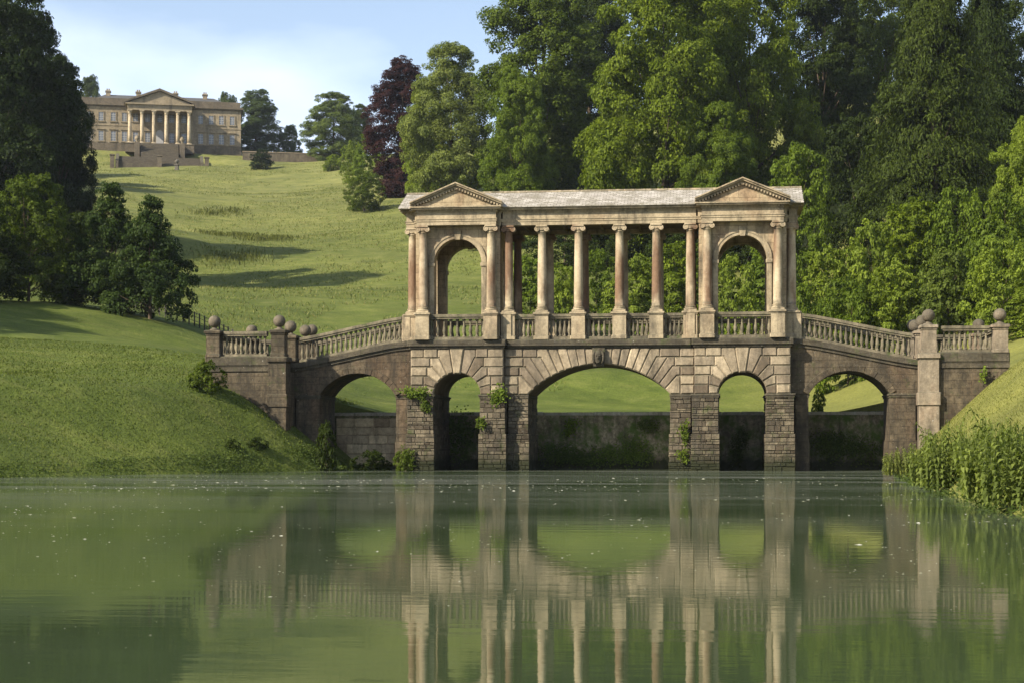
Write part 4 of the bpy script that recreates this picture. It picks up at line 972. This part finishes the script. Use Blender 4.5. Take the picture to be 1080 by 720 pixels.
S = [  # shrubs
 ('laurel_bush','shrub',352,430,163,12,LITE,'lowest bush at the left tip of the hedge below the skyline tree'),
 ('laurel_bush','shrubc',372,400,148,16,LITE,'rounded light bush in the middle of the hill edge thicket'),
 ('laurel_bush','shrubb',391,375,138,18,GRN,'tallest light bush leaning on the copper beech'),
 ('hawthorn_bush','small',384,318,184,22,MID,'small round tree out on the open grass below the copper beech'),
 ('globe_bush','globe',276,452,157,12,(0.022,0.036,0.012),'dark clipped globe bush on the lawn right of the mansion'),
 ('dogwood_shrub','shrubb',560,170,268,28,GRN,'shrub seen in the loggia just right of its left pavilion'),
 ('dogwood_shrub','shrub',592,158,278,30,LITE,'bright shrub seen between the first and second free columns'),
 ('dogwood_shrub','shrubc',630,166,262,32,GRN,'bright shrub seen in the middle of the loggia'),
 ('dogwood_shrub','shrubb',670,158,268,34,LITE,'bright shrub seen between the third and fourth columns'),
 ('dogwood_shrub','shrub',712,168,255,38,YEL,'shrub seen in the last loggia opening beside the right pavilion'),
 ('dogwood_shrub','shrubc',772,150,268,34,LITE,'bright shrub framed by the right pavilion arch'),
 ('dogwood_shrub','shrubb',812,160,258,34,GRN,'shrub behind the right corner column of the right pavilion'),
 ('dogwood_shrub','shrubb',745,175,252,34,MID,'shrub behind the left column of the right pavilion'),
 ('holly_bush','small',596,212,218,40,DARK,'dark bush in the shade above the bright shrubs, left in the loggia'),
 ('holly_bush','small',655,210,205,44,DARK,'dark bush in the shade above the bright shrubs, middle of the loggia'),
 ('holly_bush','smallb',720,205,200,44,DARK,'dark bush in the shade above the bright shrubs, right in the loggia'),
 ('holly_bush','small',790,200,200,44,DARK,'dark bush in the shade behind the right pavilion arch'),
 ('holly_bush','smallb',520,232,196,34,MID,'mid green bush peeping over the roof right of the left pediment'),
 ('laurel_shrub','shrubb',872,138,258,36,LITE,'layered shrub right beside the right pavilion'),
 ('laurel_shrub','shrub',918,144,232,42,LITE,'layered shrub rising above the right ramp'),
 ('laurel_shrub','shrubb',962,148,206,48,YEL,'arching layered shrub under the yew, highest of the sunlit bank'),
 ('laurel_shrub','shrubc',1010,146,196,44,GRN,'sunlit shrub just under the right side of the yew'),
 ('laurel_shrub','shrub',1060,136,206,44,GRN,'tall sunlit shrub at the right frame edge'),
 ('laurel_shrub','shrubc',894,128,292,40,GRN,'low shrub behind the upper part of the right ramp'),
 ('laurel_shrub','shrubb',942,128,276,38,LITE,'low shrub behind the lower part of the right ramp'),
 ('laurel_shrub','shrub',1000,126,262,42,(0.075,0.105,0.022),'large rounded shrub directly behind the right end terrace'),
 ('laurel_shrub','shrubc',1058,122,250,44,LITE,'spreading shrub above the far right ball finial'),
 ('laurel_shrub','shrubb',1090,118,300,34,LITE,'low shrub cut by the right edge above the bright grass'),
 ('laurel_shrub','shrub',846,136,300,26,GRN,'low shrub squeezed against the corner of the right pavilion'),
]
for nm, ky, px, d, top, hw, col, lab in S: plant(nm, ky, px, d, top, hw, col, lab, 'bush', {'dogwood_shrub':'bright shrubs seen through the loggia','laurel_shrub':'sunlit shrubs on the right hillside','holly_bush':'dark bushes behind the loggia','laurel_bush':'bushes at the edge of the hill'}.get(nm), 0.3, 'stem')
# bushes by the water and the walls
B = [
 (218,91.2,379,21,MID,'dark leafy bush against the left end terrace wall',None),
 (344,92.6,444,13,DARK,'dark bush under the left ramp arch beside the dam',0.0),
 (392,95.0,474,22,DARK,'low dark bush at the waterline below the left arch',-0.1),
 (425,92.5,474,12,MID,'tuft of leaves at the foot of the leftmost water pier',-0.1),
 (863,100.2,411,9,GRN,'small green bush on top of the dam inside the right ramp arch',3.1),
 (245,89.5,458,9,DARK,'left one of two low dark bushes on the left bank',None),
 (270,89.0,460,13,DARK,'right one of two low dark bushes on the left bank',None),
]
def foot(px, py, d0=60, d1=120):
    for d in np.arange(d0, d1, 0.25):
        if zat(py, d) <= gz(*at(px, d)): return d
    return d1
B[0] = (218, foot(218,411), 379, 21, MID, B[0][5], None); B[5] = (245, foot(245,474), 462, 9, DARK, B[5][5], None); B[6] = (271, foot(271,474), 460, 12, DARK, B[6][5], None)
for px, d, top, hw, col, lab, z in B: plant('leafy_bush', 'bushlet', px, d, top, hw, col, lab, 'bush', 'bushes by the water', 0.1, 'stem', z)
# woodland left of the picture, which shades the bank
for i, (x, y, h, r, ky) in enumerate([(-66,-20,17,7,'broadb'),(-62,4,18,8,'broad'),(-72,6,22,9,'broadb'),(-136,200,24,11,'broadb'),(-127,222,24,9,'broad'),(-136,246,24,9,'broadb'),(-152,262,24,11,'broad'),(-146,272,23,9,'broadb'),(-156,298,22,9,'broad')]):
    cm, tm, H, Rd = PROTO[ky]; t = thing('woodland_tree', 'tree of the wood beyond and behind the dark trees at the left frame edge', 'tree', (x, y, gz(x, y)-0.2), i*1.3, 'wood beyond the left frame edge')
    for nm, me in (('crown', cm), ('trunk', tm)):
        o = bpy.data.objects.new(nm, me); COL.objects.link(o); o.parent = t; o.scale = (r/Rd, r/Rd, h/H); o.color = (*MID, 1)

# dark rush patches on the open hillside
for px, d, hw in ((230,318,5.0),(241,258,4.2),(283,256,3.2),(246,232,4.6)):
    rng = np.random.default_rng(int(px)); x, y = at(px, d); z = gz(x, y); n = 700; qx = rng.normal(size=n)*hw*0.42; qy = rng.normal(size=n)*3.0; qx += rng.choice((-1,0,1),n)*hw*0.3; qy += np.sign(qx)*1.2; zz_ = ground(x+qx, y+qy)-z; hh_ = rng.uniform(0.35,0.9,n)
    c = np.stack([qx, qy, zz_+hh_*0.5],1); nr = unit(rng.normal(size=(n,3))*np.array((1,1,0.15))); tg = rng.normal(size=(n,3))*0.3+np.array((0,0,1.0))
    o = bpy.data.objects.new('rushes', np_mesh('rushes', leaf_quads(c, nr, hh_, 0.16, rng, 0.1, tg), 4, M['leaf'])); COL.objects.link(o); o.location = (x, y, z); o.color = (0.085,0.098,0.032,1); tag(o, kind='stuff')
# nettles and tall weeds on the right shore
def weed_mesh(seed, n, h, sp, leaf):
    rng = np.random.default_rng(seed); out = []
    for i in range(n):
        a, q = rng.uniform(0,6.28), sp*math.sqrt(rng.uniform(0,1)); bx, by = q*math.cos(a), q*math.sin(a); hh = h*rng.uniform(0.55,1.0)*(1-0.3*q/sp); lx, ly = rng.normal(size=2)*0.12*hh
        m = int(30*hh/h)+18; s = np.linspace(0.06,1,m); c0 = np.stack([bx+lx*s**2, by+ly*s**2, hh*s],1)
        an = np.arange(m)*1.57+rng.uniform(0,6); ll = leaf*(0.55+0.75*np.sin(np.pi*(0.15+0.8*s)))*rng.uniform(0.7,1.2,m)
        dr = np.stack([np.cos(an),np.sin(an),np.full(m,0.15)],1); nr = unit(np.stack([np.cos(an)*0.45,np.sin(an)*0.45,np.full(m,0.8)],1)+rng.normal(size=(m,3))*0.3)
        out.append(leaf_quads(c0+dr*ll[:,None]*0.5, nr, ll, 0.46, rng, 0.45, dr))
        e = 0.008; st_ = []
        for j in range(m-1):
            p, q2 = c0[j], c0[j+1]; st_.append([p-(e,0,0), p+(e,0,0), q2+(e,0,0), q2-(e,0,0)]); 
        out.append(np.array(st_).reshape(-1,3))
    return np_mesh('weeds', np.concatenate(out), 4, M['leaf'])
WD = [weed_mesh(1, 60, 1.7, 0.8, 0.12), weed_mesh(2, 70, 1.1, 0.95, 0.105), weed_mesh(3, 62, 2.0, 0.72, 0.13)]
wl_ = [(938,72,1,'pale low weeds at the far end of the right shore'),(985,56,2,'tall nettles, first of the dark tall clumps'),
 (999,50.5,2,'tall nettles, second of the dark tall clumps'),(1050,40,2,'big nettles with a spiky top near the right edge'),(1080,36,2,'nettles cut by the right frame edge'),
 (1042,47,0,'nettles set back on the grass slope')]
for px, d, k, lab in wl_:
    x, y = at(px, d); x = max(x, float(np.interp(y, RS[:,0], RS[:,1]))+0.15)
    o = bpy.data.objects.new('nettle_clump', WD[k]); COL.objects.link(o); o.location = (x, y, max(-0.05, gz(x, y)-0.08)); o.rotation_euler = (0,0,rt.uniform(0,6)); o.color = (*((0.15,0.175,0.05) if k == 1 else (0.115,0.15,0.04)), 1)
    s_ = rt.uniform(0.95,1.15); o.scale = (s_*1.05,s_*1.05,s_*rt.uniform(0.92,1.2)); tag(o, lab, 'weeds', 'weeds along the right shore')

# ivy and ferns rooted in the masonry
def ivy(px, py, y, hw, hh, col, label, seed, leaf=0.13, n=420):
    rng = np.random.default_rng(seed); d = (y+DIST)*cT; x0 = None
    t = (px-540)/1860; dy = y+DIST; dx = (t*cT-sT)*dy/(cT+t*sT); X = XC+dx; d = -dx*sT+dy*cT; Z = zat(py, d); w = hw*d/1860; h = hh*d/1860
    k = 9; ctr = np.stack([rng.uniform(-0.7,0.7,k)*w, np.zeros(k), rng.uniform(-0.7,0.7,k)*h],1); p = rng.integers(0,k,n)
    c = ctr[p] + np.stack([rng.normal(size=n)*w*0.3, -np.abs(rng.normal(size=n))*0.13-0.02, rng.normal(size=n)*h*0.3],1)
    nr = unit(np.stack([rng.normal(size=n)*0.5, np.full(n,-0.9), 0.5+rng.normal(size=n)*0.4],1))
    o = bpy.data.objects.new('ivy', np_mesh('ivy', leaf_quads(c, nr, leaf*rng.uniform(0.6,1.3,n), 0.75, rng), 4, M['leaf'])); COL.objects.link(o); o.location = (X, y, Z); o.color = (*col, 1)
    tag(o, label, 'ivy', 'plants rooted in the stonework')
ivy(437,413,-0.22,15,6,GRN,'green creeper spilling over the impost of the leftmost water pier',1)
ivy(450,428,-0.15,6,8,MID,'creeper hanging down the right edge of the leftmost water pier',2,n=200)
ivy(527,417,-0.1,10,11,GRN,'fern clump at the top corner of the pier left of the centre arch',3)
ivy(507,448,-0.2,5,7,MID,'small fern on the left edge of the second pier from the left',4,n=160)
ivy(480,466,5.35,24,26,(0.06,0.10,0.02),'dark ivy covering the dam inside the small left arch',5,n=1500)
ivy(601,450,5.35,9,8,GRN,'round bright fern high on the dam in the centre arch',6,n=260)
ivy(655,478,5.35,30,15,(0.10,0.15,0.03),'mossy growth low on the dam, right in the centre arch',7,n=1900,leaf=0.10)
ivy(600,478,5.35,36,14,(0.065,0.10,0.022),'dark growth low on the dam, left in the centre arch',8,n=1900,leaf=0.10)
ivy(680,448,5.35,16,8,(0.08,0.11,0.03),'moss hanging from the dam coping near the right side of the centre arch',14,n=700,leaf=0.08)
ivy(780,472,5.35,10,18,(0.06,0.085,0.022),'moss streak down the middle of the dam in the small right arch',15,n=600,leaf=0.09)
ivy(721,456,0.3,5,13,MID,'strand of weeds on the recess right of the centre arch',9,n=220)
ivy(720,481,0.3,6,7,MID,'tuft of weeds near the water right of the centre arch',10,n=160)
ivy(893,470,5.35,32,19,(0.085,0.12,0.028),'mossy ivy over the dam inside the right ramp arch',11,n=2300,leaf=0.11)
ivy(430,482,-0.25,7,10,MID,'weeds at the foot of the leftmost water pier',12,n=200)
ivy(1036,394,-1.5,3,8,LITE,'thin weed growing below the far right terrace pier',13,n=90)

# park fence on the hill behind the left brow
fp = [at(px, d) for px, d in ((112,157),(142,153),(172,149),(202,145),(228,140),(250,134))]
fx = thing('park_fence', 'thin dark post and rail fence on the grass behind the brow trees', 'fence', (fp[0][0], fp[0][1], gz(*fp[0])))
tt = np.linspace(0, 5, 25); pts = [(np.interp(t, range(6), [p[0] for p in fp]), np.interp(t, range(6), [p[1] for p in fp])) for t in tt]; pts = [(x, y, gz(x, y)) for x, y in pts]
x0, y0, z0 = fx.location
pm = MB(); pm.cbox(-0.05,0.05,-0.05,0.05,-0.3,1.2,0.02); pm = pm.mesh('post', M['fence'])
for x, y, z in pts:
    o = bpy.data.objects.new('post', pm); COL.objects.link(o); o.parent = fx; o.location = (x-x0, y-y0, z-z0)
for h in (0.45, 0.8, 1.1):
    r = MB(); r.tube([(x-x0, y-y0, z-z0+h) for x, y, z in pts], [0.022]*len(pts), 4); r.build('rail', M['fence'], fx)

# grass blades on the near banks, coarse herbs along the shore
def blades(name, n, xr, yr, hr, test, seed, mat='blades', wid=0.035, lean=0.5):
    rng = np.random.default_rng(seed); x = rng.uniform(*xr, n); y = rng.uniform(*yr, n); z = ground(x, y); ok = test(x, y, z); x, y, z = x[ok], y[ok], z[ok]; n = len(x)
    a = rng.uniform(0, math.pi, n); h = rng.uniform(*hr, n)*(0.7+0.9*np.clip(vnoise(x, y, 2.2, 5)+0.4, 0, 1)); lx = rng.normal(size=n)*lean*h; ly = rng.normal(size=n)*lean*h; ww = wid*(0.6+rng.uniform(size=n))
    p0 = np.stack([x-np.cos(a)*ww, y-np.sin(a)*ww, z-0.03],1); p1 = np.stack([x+np.cos(a)*ww, y+np.sin(a)*ww, z-0.03],1); p2 = np.stack([x+lx, y+ly, z+h],1)
    o = bpy.data.objects.new(name, np_mesh(name, np.stack([p0,p1,p2],1).reshape(-1,3), 3, M[mat])); COL.objects.link(o); tag(o, kind='stuff'); return o
blades('bank_grass', 200000, (-62,-13), (-62,12), (0.03,0.10), lambda x, y, z: (z > 0.15) & (z < 10) & (x < -15), 1)
blades('slope_grass', 120000, (13,30), (-62,6), (0.025,0.07), lambda x, y, z: (z > 0.15) & (z < 8), 2, 'dry_blades', 0.014, 0.8)
blades('meadow_grass', 260000, (-190,-6), (45,372), (0.10,0.30), lambda x, y, z: (vnoise(x*0.6, y, 14, 21)+0.9*vnoise(x, y, 3.0, 22) > -0.1), 5, 'meadow_blades', 0.05)
def near_shore(x, y, z): xl = np.interp(y, LS[:,0], LS[:,1]); return (xl-x > -0.25) & (xl-x < 0.9+0.7*vnoise(x, y, 3, 4)) & (y < 4)
rng = np.random.default_rng(9); n = 26000; y = rng.uniform(-64, 3, n); x = np.interp(y, LS[:,0], LS[:,1]) - rng.uniform(-0.3, 1.3, n); z = np.maximum(ground(x, y), 0); ok = rng.uniform(size=n) < np.clip(0.55+1.2*vnoise(x, y, 2.5, 4), 0, 1); x, y, z = x[ok], y[ok], z[ok]; n = len(x)
c = np.stack([x, y, z+rng.uniform(0, 0.42, n)*(0.6+vnoise(x, y, 1.5, 6))],1); nr = unit(rng.normal(size=(n,3))*0.6+np.array((0.1,-0.5,0.6)))
yr = rng.uniform(-66, 2, 5000); xr_ = np.interp(yr, RS[:,0], RS[:,1]) + rng.uniform(-0.35, 0.35, 5000); ok = rng.uniform(size=5000) < np.clip(0.6+1.2*vnoise(xr_, yr, 2.2, 14), 0, 1); yr, xr_ = yr[ok], xr_[ok]; zr = np.maximum(ground(xr_, yr), 0)
c = np.concatenate([c, np.stack([xr_, yr, zr+rng.uniform(0, 0.32, len(xr_))*(0.6+vnoise(xr_, yr, 1.5, 16))],1)]); n = len(c); nr = unit(rng.normal(size=(n,3))*0.6+np.array((0.0,-0.5,0.6)))
o = bpy.data.objects.new('shore_weeds', np_mesh('shore_weeds', leaf_quads(c, nr, 0.12*rng.uniform(0.6,1.4,n), 0.4, rng), 4, M['leaf'])); COL.objects.link(o); o.color = (0.06,0.09,0.024,1); tag(o, kind='stuff')
# floating petals and scum
rng = np.random.default_rng(12); n = 4600; dd = 2604.0/(31.0+rng.gamma(1.5, 26, n)); u = rng.uniform(-0.31, 0.30, n)*dd; x = XC+u*cT-dd*sT; y = -DIST+u*sT+dd*cT
ok = (y < 4.8) & (x < np.interp(y, RS[:,0], RS[:,1])-0.5) & (x > np.interp(y, LS[:,0], LS[:,1])+0.5) & (rng.uniform(size=n) < np.clip(0.25+1.7*vnoise(x*0.5, y, 5, 8), 0.03, 1)); x, y, dd = x[ok], y[ok], dd[ok]; n = len(x)
s_ = dd/1860*(0.25+rng.gamma(1.3, 0.28, n)); hh = 0.003+s_*rng.uniform(0.1,0.32,n); q = []; an = rng.uniform(0,6.28,n)
P_ = [np.stack([x+s_*1.5*np.cos(an+k*math.pi/2), y+s_*np.sin(an+k*math.pi/2), np.full(n,0.003)],1) for k in range(4)]; tp = np.stack([x+s_*0.3, y, hh],1)
q = np.stack([P_[0],P_[1],tp, P_[1],P_[2],tp, P_[2],P_[3],tp, P_[3],P_[0],tp], 1).reshape(-1,3)
o = bpy.data.objects.new('floating_specks', np_mesh('floating_specks', q, 3, M['specks'])); COL.objects.link(o); tag(o, kind='stuff')

# ------------------------------------------------------------------ summer haze
m = MB(); m.box(-1600, 1600, -400, 2100, -25, 175)
k = NT('haze'); v = k.n('VolumePrincipled', Color=(0.78,0.86,1.0,1), Density=0.00007); v.inputs['Anisotropy'].default_value = 0.2; k.t.links.new(v.outputs[0], k.out.inputs[1])
hz = m.build('haze', k.m); tag(hz, kind='stuff')
